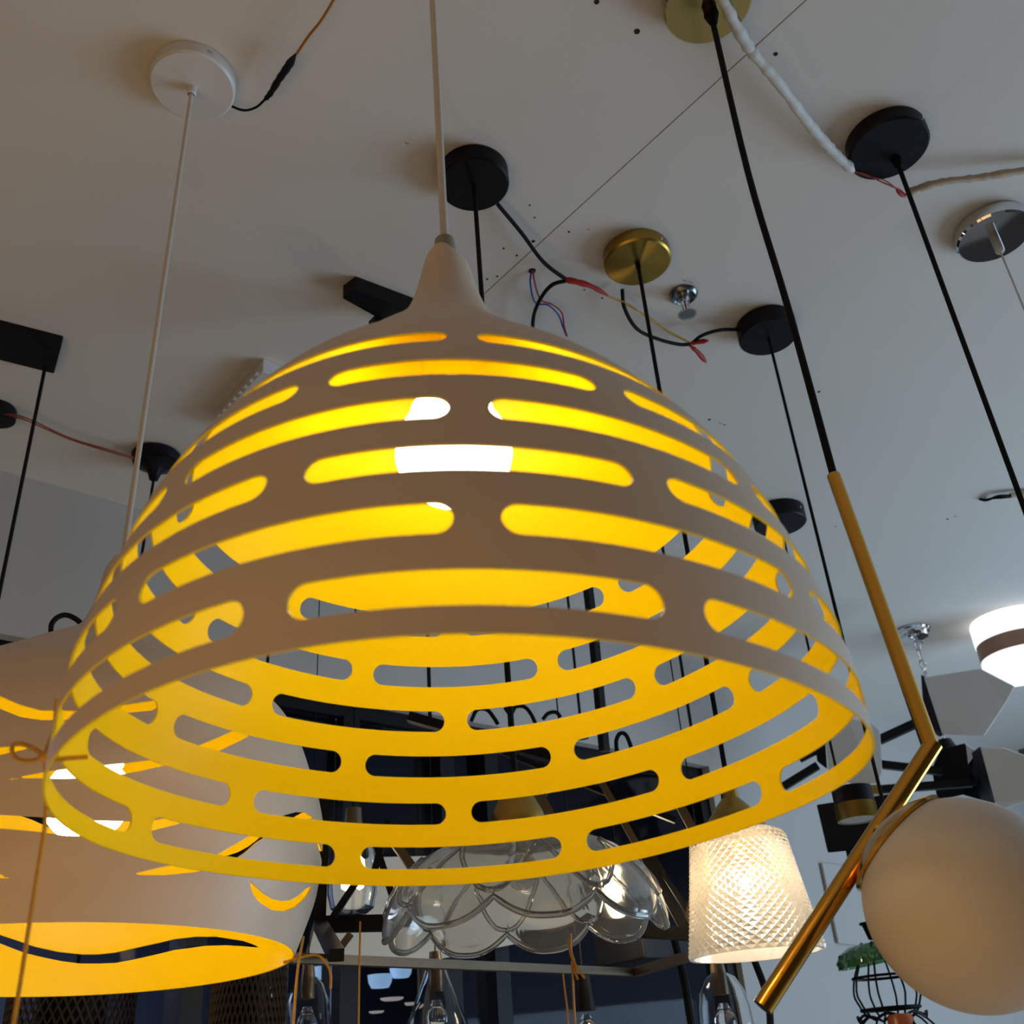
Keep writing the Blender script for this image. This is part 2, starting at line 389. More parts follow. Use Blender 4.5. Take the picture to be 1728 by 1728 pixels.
# ---- main pendant
MAIN = Axis((-0.0332336, 0.520447, EYE+0.1283063), 0.00051172, 0.0265516, (0.00115750, -0.00183861, 0.00206341, -0.00081227))
hk = [0, .02, .0471, .0742, .1014, .1285, .1556, .1827, .2098, .2369, .264, .291, .318, .345, .3725, .380, .386]
rk = [.2, .2, .1985, .193, .186, .178, .1658, .1492, .1285, .1016, .0767, .052, .033, .0227, .0165, .0145, .009]
hp, rp, sp = fine_profile(hk, rk)
rows = [(.0180, 0), (.0475, 1), (.0790, 0), (.1095, 1), (.1395, 0), (.1715, 1)]
def sdf_main(T, S):
    out = np.full(T.shape, 1.0)
    for hc, par in rows:
        sc = np.interp(hc, hp, sp); rc = np.interp(hc, hp, rp)
        cen = math.radians(5.4 if not par else 6.1+22.35)
        cen = math.radians(5.6) if not par else math.radians(28.4)
        d = (T-cen+math.pi/8) % (math.pi/4)-math.pi/8
        hh = .0073
        L = math.radians(39.9)/2*rc-hh
        dx = np.maximum(np.abs(d)*rc-L, 0); dy = S-sc
        out = np.minimum(out, np.hypot(dx, dy)-hh)
    return out
E1 = thing('pendant_lamp', 'large lit dome pendant lamp, grey outside, yellow inside, pierced with rows of slots', 'lamp', MAIN.O)
shade(MAIN, hp, rp, sp, sdf_main, 720, 210, .0011, sp[-1], 'lamp_shade', [M['shade_out'], M['yellow'], M['yellow']], E1)
MB().tube([MAIN.pt(.379), MAIN.pt(.383), MAIN.pt(.400), MAIN.pt(.4012)], [.0078, .0078, .0072, .006], 24).build('ferrule', M['ferrule'], E1, label='olive grey ferrule')
topm = MAIN.pt(1.0); topm = Vector((MAIN.pt(.40).x+.001, MAIN.pt(.40).y+.012, ZC))
MB().tube([MAIN.pt(.398), (MAIN.pt(.398)*.5+topm*.5)+Vector((-.0015, 0, 0)), topm], .0030, 12).build('cord', M['white_cord'], E1)
canopy(E1, topm, .12, .025, M['white_plastic'])
hb = MAIN.h_at(762)
bulb(E1, MAIN.pt(hb), .0365, MAIN.a, M['bulb'])
MB().lathe([(.0001, .075), (.016, .074), (.0195, .068), (.0195, .046), (.016, .044), (.0001, .044)], MAIN.pt(hb), MAIN.a, 32).build('lamp_holder', M['yellow'], E1, label='lamp holder glowing yellow')
MB().tube([MAIN.pt(hb+.07), MAIN.pt(.385)], .005, 12).build('inner_stem', M['yellow'], E1)

# ---- second pendant, wave cut-outs
L2 = Axis((-0.3883, 0.8725, EYE+0.1094), -0.0055, 0.0324)
hk2 = [0, .02, .05, .08, .10, .12, .15, .175, .20, .22, .24, .26, .28, .29, .30, .33, .36, .375]
rk2 = [.1823, .190, .1995, .203, .2035, .2005, .191, .182, .168, .142, .111, .081, .050, .036, .028, .019, .015, .009]
hp2, rp2, sp2 = fine_profile(hk2, rk2)
def hit2(x, y, which=0):
    D = arr(ray(x, y)); O = arr(L2.O)-arr(O3); a = arr(L2.a); h = np.linspace(-.02, .37, 4000)
    t = (O@a+h)/(D@a); X = t[:, None]*D-O; X = X-(X@a)[:, None]*a; r = np.linalg.norm(X, axis=1)
    g = r-np.interp(h, hp2, rp2); k = np.where(g[1:]*g[:-1] < 0)[0]
    if len(k) == 0: k = np.array([np.abs(g[:-1]).argmin()])
    k = sorted(k, key=lambda q: t[q]); k = k[0] if which == 0 else k[-1]
    return math.atan2(X[k] @ arr(L2.v), X[k] @ arr(L2.u)), float(np.interp(h[k], hp2, sp2))
waves = [
 ([(-60, 1120), (0, 1174), (35, 1189), (69, 1198), (139, 1199), (208, 1189), (257, 1182), (300, 1172), (257, 1199), (203, 1204), (139, 1213), (104, 1215), (69, 1215), (35, 1210), (0, 1196), (-70, 1160)], 0),
 ([(-60, 1270), (0, 1260), (40, 1258), (74, 1256), (40, 1265), (0, 1274), (-60, 1288)], 0),
 ([(2, 1317), (35, 1310), (66, 1304), (101, 1298), (160, 1292), (215, 1287), (253, 1282), (300, 1270), (340, 1256), (385, 1237), (430, 1212), (455, 1195), (440, 1225), (417, 1244), (370, 1267), (320, 1283), (278, 1292), (233, 1302), (190, 1309), (150, 1313), (104, 1314), (66, 1313), (35, 1314)], 0),
 ([(-60, 1372), (0, 1375), (60, 1378), (95, 1381), (170, 1385), (221, 1386), (267, 1383), (310, 1373), (352, 1358), (300, 1391), (255, 1402), (200, 1410), (160, 1412), (111, 1410), (60, 1403), (0, 1398), (-60, 1396)], 0),
 ([(217, 1477), (256, 1467), (295, 1459), (330, 1453), (365, 1443), (410, 1417), (445, 1394), (479, 1376), (500, 1370), (515, 1371), (532, 1381), (520, 1382), (505, 1383), (470, 1400), (434, 1421), (415, 1438), (396, 1451), (365, 1464), (330, 1472), (280, 1477)], 0),
 ([(-50, 1466), (0, 1475), (18, 1482), (0, 1482), (-50, 1480)], 0),
 ([(421, 1484), (424, 1500), (430, 1514), (442, 1526), (460, 1536), (480, 1538), (500, 1530), (516, 1514), (528, 1494), (516, 1500), (503, 1512), (490, 1519), (475, 1521), (460, 1517), (445, 1508), (432, 1496)], 0),
 ([(-40, 1569), (0, 1578), (30, 1588), (59, 1598), (100, 1607), (139, 1611), (165, 1611), (194, 1608), (243, 1597), (295, 1585), (330, 1581), (365, 1581), (410, 1588), (444, 1601), (415, 1598), (382, 1596), (347, 1597), (295, 1604), (226, 1620), (195, 1626), (167, 1627), (135, 1627), (104, 1623), (70, 1616), (42, 1609), (0, 1593), (-40, 1578)], 1)]
polys = []
for pl, wh in waves:
    q = arr([hit2(x, y, wh) for x, y in pl]); q[:, 0] = np.unwrap(q[:, 0]); polys.append(q)
# the same wave bands carried round the side the picture hides
for th0, hc, ln, am in ((2.0, .09, .55, .012), (2.5, .13, .5, -.012), (-2.6, .16, .5, .012), (-1.9, .10, .45, .010), (-1.8, .17, .4, -.01)):
    t = np.linspace(-1, 1, 15); s0 = np.interp(hc, hp2, sp2); up = s0+am*np.sin(t*3)+.006*(1-t*t); dn = s0+am*np.sin(t*3)-.006*(1-t*t)
    polys.append(np.concatenate([np.c_[th0+ln*t, up], np.c_[th0+ln*t, dn][::-1][1:-1]]))
def sdf_wave(T, S):
    out = np.full(T.shape, 1.0)
    for q in polys:
        cen = q[:, 0].mean(); rc = np.interp(q[:, 1].mean(), sp2, rp2)
        X = ((T-cen+np.pi) % (2*np.pi)-np.pi)*rc; Y = S
        px, py = (q[:, 0]-cen)*rc, q[:, 1]; n = len(q)
        sel = (X > px.min()-.02) & (X < px.max()+.02) & (Y > py.min()-.02) & (Y < py.max()+.02)
        x, y = X[sel], Y[sel]; d = np.full(x.shape, 1e9); ins = np.zeros(x.shape, bool)
        for k in range(n):
            ax_, ay, bx, by = px[k], py[k], px[(k+1) % n], py[(k+1) % n]; ex, ey = bx-ax_, by-ay
            t = np.clip(((x-ax_)*ex+(y-ay)*ey)/(ex*ex+ey*ey+1e-12), 0, 1)
            d = np.minimum(d, np.hypot(x-ax_-t*ex, y-ay-t*ey))
            c = (ay > y) != (by > y); ins ^= c & (x < (bx-ax_)*(y-ay)/(by-ay+1e-15)+ax_)
        out[sel] = np.minimum(out[sel], np.where(ins, -d, d))
    return out
E2 = thing('pendant_lamp', 'lit bell pendant lamp with wavy cut-outs and yellow inside, at the lower left', 'lamp', L2.O)
shade(L2, hp2, rp2, sp2, sdf_wave, 900, 260, .0012, sp2[-1], 'lamp_shade', [M['shade_out'], M['yellow'], M['yellow']], E2)
cb = ceil(331, 128)
topc = ceil(327, 130); cbot = L2.pt(.37)
cb = Vector((topc.x, topc.y, ZC))
canopy(E2, cb, .110, .022, M['white_plastic'])
MB().lathe([(.006, 0), (.006, -.012), (.004, -.014)], cb+Vector((0, 0, -.022)), n=20).build('cord_grip', M['white_plastic'], E2)
MB().tube([cb+Vector((0, 0, -.022)), cb*.5+cbot*.5, cbot], .0030, 10).build('cord', M['white_cord'], E2)
bulb(E2, L2.pt(L2.h_at(1348)), .0365, L2.a, M['bulb2'])
hb2 = L2.h_at(1348)
MB().lathe([(.0001, .085), (.018, .084), (.02, .05), (.0001, .05)], L2.pt(hb2), L2.a, 24).build('lamp_holder', M['yellow'], E2)
MB().tube([L2.pt(hb2+.08), L2.pt(.372)], .005, 10).build('inner_stem', M['yellow'], E2)

# taped supply wire next to the white canopy
E = thing('taped_wire', 'orange wire bound with black tape leading to the white ceiling canopy', 'wire', ceil(410, 185, .02))
MB().tube(curve([cb+(ceil(405, 182)-cb).normalized()*.05+Vector((0, 0, -.01)), ceil(410, 186, .018), ceil(432, 181, .02), ceil(447, 168, .02)]), .0017, 8).build('wire', M['black'], E)
MB().tube(curve([ceil(445, 170, .02), ceil(456, 158, .021), ceil(470, 135, .022), ceil(486, 112, .022), ceil(500, 90, .02)], 4), [.0016, .0022, .0036, .0032, .0042, .0036, .0045, .0050, .0042, .0052, .0046, .0055, .0050, .0055, .0042, .0025, .001], 10).build('tape_wrap', M['black_matt'], E, label='black insulating tape')
MB().tube(curve([ceil(500, 92, .02), ceil(520, 62, .02), ceil(545, 30, .02), ceil(580, -30, .01)]), .0018, 8).build('wire', M['orange_wire'], E, label='orange wire')

# ---------------------------------------------------------------- round ceiling canopies and what hangs from them
def up(p): return Vector((p.x, p.y, ZC))
def face_base(x, y, thick): return up(ceil(x, y, thick))
# black canopy 1 -> scalloped glass shade
k1 = face_base(800, 312, .028)
E = thing('glass_pendant', 'scalloped clear glass bell pendant on a black cord below the big slotted dome', 'lamp', below(k1, 1560))
canopy(E, k1, .105, .030, M['black'], screw=False)
zr = below(k1, 1582)
MB().tube([k1+Vector((0, 0, -.028)), zr+Vector((0, 0, .135))], .0034, 10).build('cord', M['cord'], E)
NL = 9; DS = .94
def dishw(r, h, t, i):
    lob = abs(math.sin(NL*(t+.35)/2)); k = max(0, 1-h/.10)
    return (r*(1+.035*(lob-.6)*k), h+(.020*(1-lob)**1.3)*k**2.0)
prd = [(.147, 0), (.1485, .008), (.147, .022), (.140, .040), (.128, .058), (.108, .075), (.082, .088), (.052, .096), (.026, .100), (.024, .104)]
prd = [(r*DS, h) for r, h in prd]
inn = [(r-.0032, h+(.0015 if i else .0003)) for i, (r, h) in enumerate(prd)]
MB().lathe(prd+inn[::-1]+[prd[0]], zr+Vector((0, 0, 0)), n=180, wob=dishw).build('glass_shade', M['glass_warm'], E)
b = MB()
for k in range(NL):
    for sgn in (1, -1):
        pts = []
        for q in range(9):
            f = q/8; t = (k+0.0)*2*math.pi/NL-.35+sgn*f*math.pi/NL*1.0
            j = 1+f*4; i0 = int(j); fr = j-i0; r = prd[i0][0]*(1-fr)+prd[min(i0+1, 9)][0]*fr; h = prd[i0][1]*(1-fr)+prd[min(i0+1, 9)][1]*fr
            r, h = dishw(r, h, t, 0); pts.append(zr+Vector((math.cos(t)*r, math.sin(t)*r, h)))
        b.tube(pts, .0026, 6)
b.build('embossed_rib', M['glass_warm'], E)
b = MB(); pts = []
for q in range(181):
    t = 2*math.pi*q/180; r, h = dishw(.1455*DS, .0005, t, 0); pts.append(zr+Vector((math.cos(t)*r, math.sin(t)*r, h)))
b.tube(pts, .0030, 8, cap=False); b.build('rim_bead', M['glass_warm'], E)
MB().lathe([(.0001, .150), (.012, .148), (.027, .120), (.029, .104), (.027, .098), (.0001, .098)], zr, n=32).build('lamp_holder', M['brushed'], E, label='brass lamp holder')
bulb(E, zr+Vector((0, 0, .060)), .018, (0, 0, 1), M['glass'])
# gold brushed canopy -> crystal shade
k2 = face_base(1076, 443, .022)
E = thing('crystal_pendant', 'lit crystal cut cone pendant with brass neck, right of the scalloped glass', 'lamp', below(k2, 1560))
canopy(E, k2, .112, .024, M['brushed'])
MB().lathe([(.0045, 0), (.0045, -.012)], k2+Vector((0, 0, -.022)), n=12).build('cord_grip', M['black'], E)
zt, zb = below(k2, 1404), below(k2, 1612)
MB().tube([k2+Vector((0, 0, -.022)), zt+Vector((0, 0, .05))], .0033, 10).build('cord', M['cord'], E)
N2, M2 = 76, 30; rT, rB = .054, .0765; hh = (zt-zb).z
b = MB(); vs = []; 
for j in range(M2+1):
    for k in range(N2):
        f = j/M2; r = rB+(rT-rB)*f**.9
        if f > .93: r -= .012*((f-.93)/.07)**2
        raised = (k+j) % 2 and 0 < j < M2
        r += .0032 if raised else 0
        t = 2*math.pi*k/N2; vs.append(zb+Vector((math.cos(t)*r, math.sin(t)*r, f*hh)))
fc = []
for j in range(1, M2):
    for k in range(N2):
        if (k+j) % 2:
            c = j*N2+k; L_, R_, D_, U_ = j*N2+(k-1) % N2, j*N2+(k+1) % N2, (j-1)*N2+k, (j+1)*N2+k
            fc += [(c, L_, D_), (c, D_, R_), (c, R_, U_), (c, U_, L_)]
for k in range(N2):
    k2_ = (k+1) % N2
    for j0, j1 in ((0, 1), (M2, M2-1)):
        if (k+j1) % 2 == 0: pass
for k in range(0, N2):
    if (k+0) % 2 == 1:      # close the saw edge at the bottom
        fc.append((k, (k-1) % N2, N2+k)); fc.append((k, N2+k, (k+1) % N2))
    if (k+M2) % 2 == 1:
        fc.append((M2*N2+k, (M2-1)*N2+k, M2*N2+(k-1) % N2)); fc.append((M2*N2+k, M2*N2+(k+1) % N2, (M2-1)*N2+k))
b.add(vs, fc)
n0 = len(b.v); iv = []
for j in range(9):
    f = j/8; r = rB+(rT-rB)*f**.9-.004-(.010 if j == 8 else 0)
    iv += [zb+Vector((math.cos(2*math.pi*k/N2)*r, math.sin(2*math.pi*k/N2)*r, f*hh*(.985)+(.0 if j else .0002))) for k in range(N2)]
b.add(iv, [(j*N2+k, (j+1)*N2+k, (j+1)*N2+(k+1) % N2, j*N2+(k+1) % N2) for j in range(8) for k in range(N2)])
b.f += [(k, (k+1) % N2, n0+(k+1) % N2, n0+k) for k in range(N2)]; b.m += [0]*N2
b.f += [(M2*N2+(k+1) % N2, M2*N2+k, n0+8*N2+k, n0+8*N2+(k+1) % N2) for k in range(N2)]; b.m += [0]*N2
b.build('glass_shade', M['crystal'], E, smooth=False)
MB().lathe([(.0001, .055), (.010, .053), (.011, .040), (.020, .030), (.034, .012), (.040, -.004), (.0001, -.004)], zt, n=40).build('neck_cap', M['brushed'], E, label='brass neck cap')
bulb(E, zb*.45+zt*.55, .029, (0, 0, 1), M['soft_led'])
MB().lathe([(.0001, .002), (.014, .0), (.014, -.045), (.0001, -.046)], zt, n=24).build('lamp_holder', M['brushed'], E)
# black canopy 2 -> thin cord, small socket hidden behind the globe
k3 = face_base(1296, 566, .028)
E = thing('socket_pendant', 'black pendant cord from the round black canopy right of the red connectors', 'lamp', below(k3, 1500))
canopy(E, k3, .108, .034, M['black_satin'])
zz = below(k3, 1530)
MB().tube([k3+Vector((0, 0, -.03)), zz], .0028, 8).build('cord', M['cord'], E)
MB().lathe([(.0001, 0), (.015, -.002), (.018, -.05), (.0001, -.05)], zz, n=24).build('lamp_holder', M['black'], E)
# black canopy 3, cord out of the frame on the right
k4 = face_base(1500, 252, .024)
E = thing('cord_pendant', 'round black canopy with cord beside the white taped cable end', 'lamp', k4)
canopy(E, k4, .118, .026, M['black_satin'])
zz = below(k4, 1300)
kk = ceil(1512, 268, .026)
MB().lathe([(.008, 0), (.006, -.016), (.003, -.02)], Vector((kk.x, kk.y, ZC-.026)), n=16).build('cord_grip', M['black'], E)
MB().tube([Vector((kk.x, kk.y, ZC-.026)), zz+Vector((kk.x-k4.x, kk.y-k4.y, 0))], .0034, 10).build('cord', M['cord'], E)
MB().lathe([(.0001, 0), (.02, -.002), (.02, -.06), (.07, -.14), (.068, -.14), (.018, -.062), (.0001, -.06)], zz+Vector((kk.x-k4.x, kk.y-k4.y, 0)), n=32).build('lamp_shade', M['black_satin'], E)
# chrome canopy with clear cord
k5 = face_base(1678, 400, .022)
E = thing('chrome_pendant', 'round chrome canopy with clear cord at the right edge', 'lamp', k5)
canopy(E, k5, .120, .024, M['chrome'], screw=False)
MB().lathe([(.0001, 0), (.0075, 0), (.0075, -.030), (.004, -.034), (.0001, -.034)], k5+Vector((0, 0, -.024)), n=16).build('cord_grip', M['clear_cord'], E, label='clear cord grip')
MB().tube([k5+Vector((0, 0, -.05)), below(k5, 1150)], .0016, 8).build('cord', M['clear_cord'], E)
MB().lathe([(.0001, 0), (.05, -.002), (.06, -.05), (.058, -.05), (.0001, -.004)], below(k5, 1150), n=32).build('lamp_shade', M['chrome'], E)

# ---- brass stem globe lamp
k6 = face_base(1194, 8, .028)
E6 = thing('globe_pendant', 'opal globe lamp held by a bent brass stem, lower right', 'lamp', at(1575, 1262, .74))
canopy(E6, k6, .112, .030, M['gold_mirror'])
cc = ceil(1199, 20, .034)
stop = at(1407, 803, .882)
MB().lathe([(.0085, 0), (.0095, -.010), (.006, -.024), (.004, -.030)], Vector((cc.x, cc.y, ZC-.030)), n=20).build('cord_grip', M['black'], E6)
MB().tube(curve([Vector((cc.x, cc.y, ZC-.030)), at(1262, 290, .880), at(1330, 520, .881), stop+Vector((0, 0, -.01))], 6), .0037, 12).build('cord', M['cord'], E6)
bend = at(1571, 1262, .815); bot = at(1287, 1700, .765)
b = MB(); b.tube([stop, bend], .0064, 24); b.build('stem', M['brass'], E6, label='brass upper stem')
MB().tube([bend-(bot-bend).normalized()*.004, bot], .0068, 24).build('stem', M['brass'], E6, label='brass lower stem')
MB().lathe([(.0001, -.0068)]+[(.0068*math.cos(t*math.pi/12), .0068*math.sin(t*math.pi/12)) for t in range(-5, 6)]+[(.0001, .0068)], bend, n=24).build('elbow', M['brass'], E6)
gc = at(1634, 1523, .775); gd = (gc-O3).dot(F0); gr = 171/FOC*gd
MB().lathe([(.0001, -gr)]+[(gr*math.cos(t), gr*math.sin(t)) for t in np.linspace(-math.pi/2+.05, math.pi/2-.05, 40)]+[(.0001, gr)], gc, n=72).build('globe', M['opal'], E6, label='opal glass globe')
dirc = (at(1497, 1408, .775)-gc); vd = (gc-O3).normalized(); dirc -= vd*dirc.dot(vd); dirc = (dirc.normalized()+vd*.16).normalized(); tp = at(1499, 1412, .792)
A = .66
MB().lathe([(gr*1.012*math.sin(t), gr*1.012*math.cos(t)) for t in np.linspace(A, .02, 20)]+[(gr*1.05*math.sin(t), gr*1.05*math.cos(t)) for t in np.linspace(.02, A, 20)]+[(gr*1.012*math.sin(A), gr*1.012*math.cos(A))], gc, dirc, n=64).build('globe_cap', M['brass'], E6, label='brass cap clasping the globe')
MB().tube([gc+dirc*gr*1.03, tp], .0045, 16).build('bolt', M['brass'], E6)
MB().lathe([(.0001, .006), (.006, .005), (.0065, 0), (.006, -.005), (.0001, -.006)], (gc+dirc*gr*1.07)*.5+tp*.5, dirc, 16).build('knurled_nut', M['brass'], E6)

# ---------------------------------------------------------------- cables on the ceiling
E = thing('black_cable', 'black cable looping from the black canopy behind the white cord to a red connector', 'cable', ceil(843, 345, .02))
MB().tube(curve([ceil(840, 345, .016), ceil(880, 393, .022), ceil(917, 442, .03), ceil(957, 473, .03)]), .0034, 8).build('cable', M['cord'], E)
MB().tube(curve([ceil(958, 473, .03), ceil(930, 482, .032), ceil(908, 512, .032), ceil(899, 550, .03), ceil(905, 620, .03)]), .0034, 8).build('cable', M['cord'], E)
MB().tube(curve([ceil(955, 472, .03), ceil(975, 476, .032), ceil(1000, 484, .032), ceil(1026, 499, .03)], 4), [.0045, .0055, .0058, .0052, .0048, .0055, .0052, .0042, .0036, .0044, .0040, .0030, .0015], 10).build('connector', M['red'], E, label='red connector sleeve')
E = thing('yellow_wire', 'thin yellow wire strung between two red connectors', 'wire', ceil(1030, 502, .03))
MB().tube(curve([ceil(1024, 499, .03), ceil(1060, 516, .024), ceil(1100, 538, .022), ceil(1130, 562, .024), ceil(1168, 580, .03)]), .0012, 6).build('wire', M['yellow_wire'], E)
MB().tube(curve([ceil(1024, 499, .03), ceil(1062, 514, .026), ceil(1098, 541, .026), ceil(1128, 558, .026), ceil(1168, 580, .03)]), .0011, 6).build('wire', M['yellow_wire'], E)
E = thing('black_cable', 'black cable sagging from the brushed gold canopy to the two red sleeves', 'cable', ceil(1052, 492, .02))
MB().tube(curve([ceil(1050, 488, .012), ceil(1054, 520, .03), ceil(1075, 555, .04), ceil(1110, 572, .04), ceil(1145, 581, .035), ceil(1165, 581, .03)]), .0034, 8).build('cable', M['cord'], E)
MB().tube(curve([ceil(1246, 556, .014), ceil(1215, 557, .022), ceil(1185, 566, .03), ceil(1168, 579, .03)]), .0033, 8).build('cable', M['cord'], E)
MB().tube(curve([ceil(1162, 580, .03), ceil(1178, 577, .032), ceil(1196, 575, .034)], 4), [.0018, .003, .0046, .0040, .0044, .0044, .0050, .0036, .001], 10).build('connector', M['red'], E, label='red sleeve')
MB().tube(curve([ceil(1164, 583, .03), ceil(1177, 594, .034), ceil(1192, 612, .036)], 4), [.0018, .003, .0042, .0036, .0044, .0044, .0050, .0040, .001], 10).build('connector', M['red'], E, label='red sleeve')
E = thing('wire_pair', 'red and blue wires hanging from a small hole in the ceiling', 'wire', ceil(898, 458))
MB().lathe([(.0001, -.001), (.006, -.001), (.007, .0005)], ceil(898, 457), n=14).build('hole', M['hole'], E)
MB().tube(curve([ceil(900, 456, 0), ceil(902, 475, .012), ceil(912, 505, .02), ceil(932, 514, .02), ceil(948, 528, .022), ceil(952, 550, .025), ceil(957, 567, .03)]), .0016, 6).build('wire', M['red_wire'], E, label='red wire')
MB().tube(curve([ceil(897, 456, 0), ceil(895, 478, .012), ceil(903, 510, .02), ceil(925, 515, .02), ceil(942, 531, .022), ceil(950, 552, .025), ceil(956, 567, .03)]), .0016, 6).build('wire', M['blue_wire'], E, label='blue wire')
E = thing('taped_cable', 'cable wrapped in white tape from the gold canopy to the black canopy', 'cable', ceil(1220, 0, .03))
def ragged(n, r): return [r*random.uniform(.82, 1.18) for _ in range(n)]
pts = curve([ceil(1195, -45, .02), ceil(1222, 5, .036), ceil(1262, 78, .042), ceil(1310, 135, .045), ceil(1362, 205, .04), ceil(1400, 250, .034), ceil(1440, 289, .028)], 10)
rr = ragged(len(pts), .0075); rr[0] = .006; rr[-1] = .003; rr[-2] = .0055
MB().tube(pts, rr, 14).build('cable', M['tape'], E)
E = thing('bare_wires', 'thin red and purple wires crossing under the black canopy between two taped cables', 'wire', ceil(1440, 290, .028))
MB().tube(curve([ceil(1438, 290, .028), ceil(1460, 294, .03), ceil(1490, 308, .034), ceil(1518, 320, .035)]), .0012, 6).build('wire', M['red_wire'], E)
MB().tube(curve([ceil(1440, 288, .028), ceil(1465, 298, .032), ceil(1492, 304, .034), ceil(1520, 324, .035)]), .0010, 6).build('wire', M['rust_wire'], E)
MB().tube(curve([ceil(1512, 318, .034), ceil(1520, 326, .034), ceil(1528, 332, .034)], 3), [.001, .003, .004, .0042, .004, .003, .001], 8).build('connector', M['red'], E)
E = thing('taped_cable', 'cable wrapped in beige tape running out at the right edge', 'cable', ceil(1530, 325, .03))
pts = curve([ceil(1528, 329, .034), ceil(1545, 320, .034), ceil(1590, 307, .03), ceil(1650, 300, .026), ceil(1700, 292, .022), ceil(1780, 280, .016)], 8)
rr = ragged(len(pts), .0058); rr[0] = .0015; rr[1] = .003
MB().tube(pts, rr, 12).build('cable', M['beige_tape'], E)
E = thing('wire_stub', 'short dark wire pair sticking out of the ceiling at the right edge', 'wire', ceil(1655, 842))
MB().tube(curve([ceil(1653, 842, 0), ceil(1665, 844, .01), ceil(1685, 837, .015), ceil(1705, 836, .015), ceil(1740, 833, .01)]), .0035, 6).build('wire', M['black'], E)
MB().tube(curve([ceil(1660, 844, 0), ceil(1675, 841, .01), ceil(1690, 840, .015), ceil(1708, 838, .015)]), .0028, 6).build('wire', M['black'], E)
MB().tube([ceil(1705, 836, .015), ceil(1760, 830, .01)], .007, 8).build('sleeve', M['beige_tape'], E)

# ---------------------------------------------------------------- sprinkler
sp0 = ceil(1153, 496)
E = thing('sprinkler', 'small chrome fire sprinkler head with toothed plate on the ceiling', 'sprinkler', sp0)
MB().lathe([(.025, 0), (.0255, -.003), (.022, -.008), (.020, -.009), (.017, -.005), (.010, -.004), (.0001, -.004)], sp0, n=40).build('escutcheon', M['dark_chrome'], E)
MB().lathe([(.010, 0), (.010, -.016), (.006, -.018), (.006, -.020), (.0001, -.020)], sp0, n=20).build('body', M['chrome'], E)
for s in (1, -1): MB().tube(curve([sp0+WU*s*.008+Vector((0, 0, -.016)), sp0+WU*s*.011+Vector((0, 0, -.030)), sp0+WU*s*.003+Vector((0, 0, -.045))], 5), .0017, 8).build('frame_arm', M['chrome'], E)
MB().tube([sp0+Vector((0, 0, -.018)), sp0+Vector((0, 0, -.042))], .0016, 8).build('glass_bulb', M['red'], E, label='red glass bulb')
b = MB(); vs = [sp0+Vector((0, 0, -.046))]; nT = 20
for k in range(nT*4):
    r = .0165 if (k % 4) < 2 else .0105; t = 2*math.pi*k/(nT*4); vs.append(sp0+Vector((math.cos(t)*r, math.sin(t)*r, -.046)))
vs2 = [v+Vector((0, 0, -.0014)) for v in vs]; K = nT*4
b.add(vs+vs2, [(0, 1+k, 1+(k+1) % K) for k in range(K)]+[(K+1, K+2+(k+1) % K, K+2+k) for k in range(K)]+[(1+k, K+2+k, K+2+(k+1) % K, 1+(k+1) % K) for k in range(K)])
b.build('deflector', M['dark_chrome'], E, smooth=False)

# ---------------------------------------------------------------- other ceiling plates
def box_canopy(parent, corners, thick, material, name='canopy'):
    P = [up(ceil(x, y, thick)) for x, y in corners]
    return MB().slab([p+Vector((0, 0, -thick)) for p in P], (0, 0, thick-.0005)).build(name, material, parent, smooth=False, bevel=.0015)
E = thing('track_spot', 'small black box plate on the ceiling, left of the lamp neck', 'lamp', up(ceil(640, 520)))
box_canopy(E, [(578, 504), (600, 488), (700, 525), (672, 556)], .03, M['black_matt'])
p = ceil(634, 540, .03); MB().beam(p, p+Vector((0, 0, -.10)), .020, .016).build('stem', M['black_matt'], E, smooth=False)
MB().lathe([(.0001, 0), (.03, -.001), (.03, -.08), (.0001, -.08)], p+Vector((0, 0, -.10)), n=24).build('spot_head', M['black_matt'], E)
E = thing('plate_pendant', 'black rectangular ceiling plate with a thin cord at the left edge', 'lamp', up(ceil(60, 590)))
box_canopy(E, [(-90, 534), (104, 583), (91, 631), (-112, 580)], .022, M['black_matt'])
kb = ceil(75, 625, .022); MB().tube([kb, below(kb, 1240)], .0032, 8).build('cord', M['cord'], E)
MB().lathe([(.0001, 0), (.018, -.002), (.02, -.05), (.0001, -.05)], below(kb, 1240), n=20).build('lamp_holder', M['black'], E)
# white finned driver
E = thing('light_driver', 'white ribbed metal box on the ceiling partly hidden by the big dome', 'box', up(ceil(430, 650)))
box_canopy(E, [(443, 626), (478, 641), (400, 735), (362, 716)], .03, M['white_plastic'], 'housing')
pa, pb = up(ceil(441, 628, .03)), up(ceil(360, 718, .03)); dx = (pb-pa).normalized(); sx = Vector((dx.y, -dx.x, 0))
if (sx-(ceil(300, 660)-pa).normalized()).length > 1.4: sx = -sx
for k in range(9):
    c = pa+(pb-pa)*((k+.5)/9)
    MB().beam(c+Vector((0, 0, -.028))+sx*-.002, c+Vector((0, 0, -.028))+sx*.006, .008, .003).build('fin', M['white_plastic'], E, smooth=False)
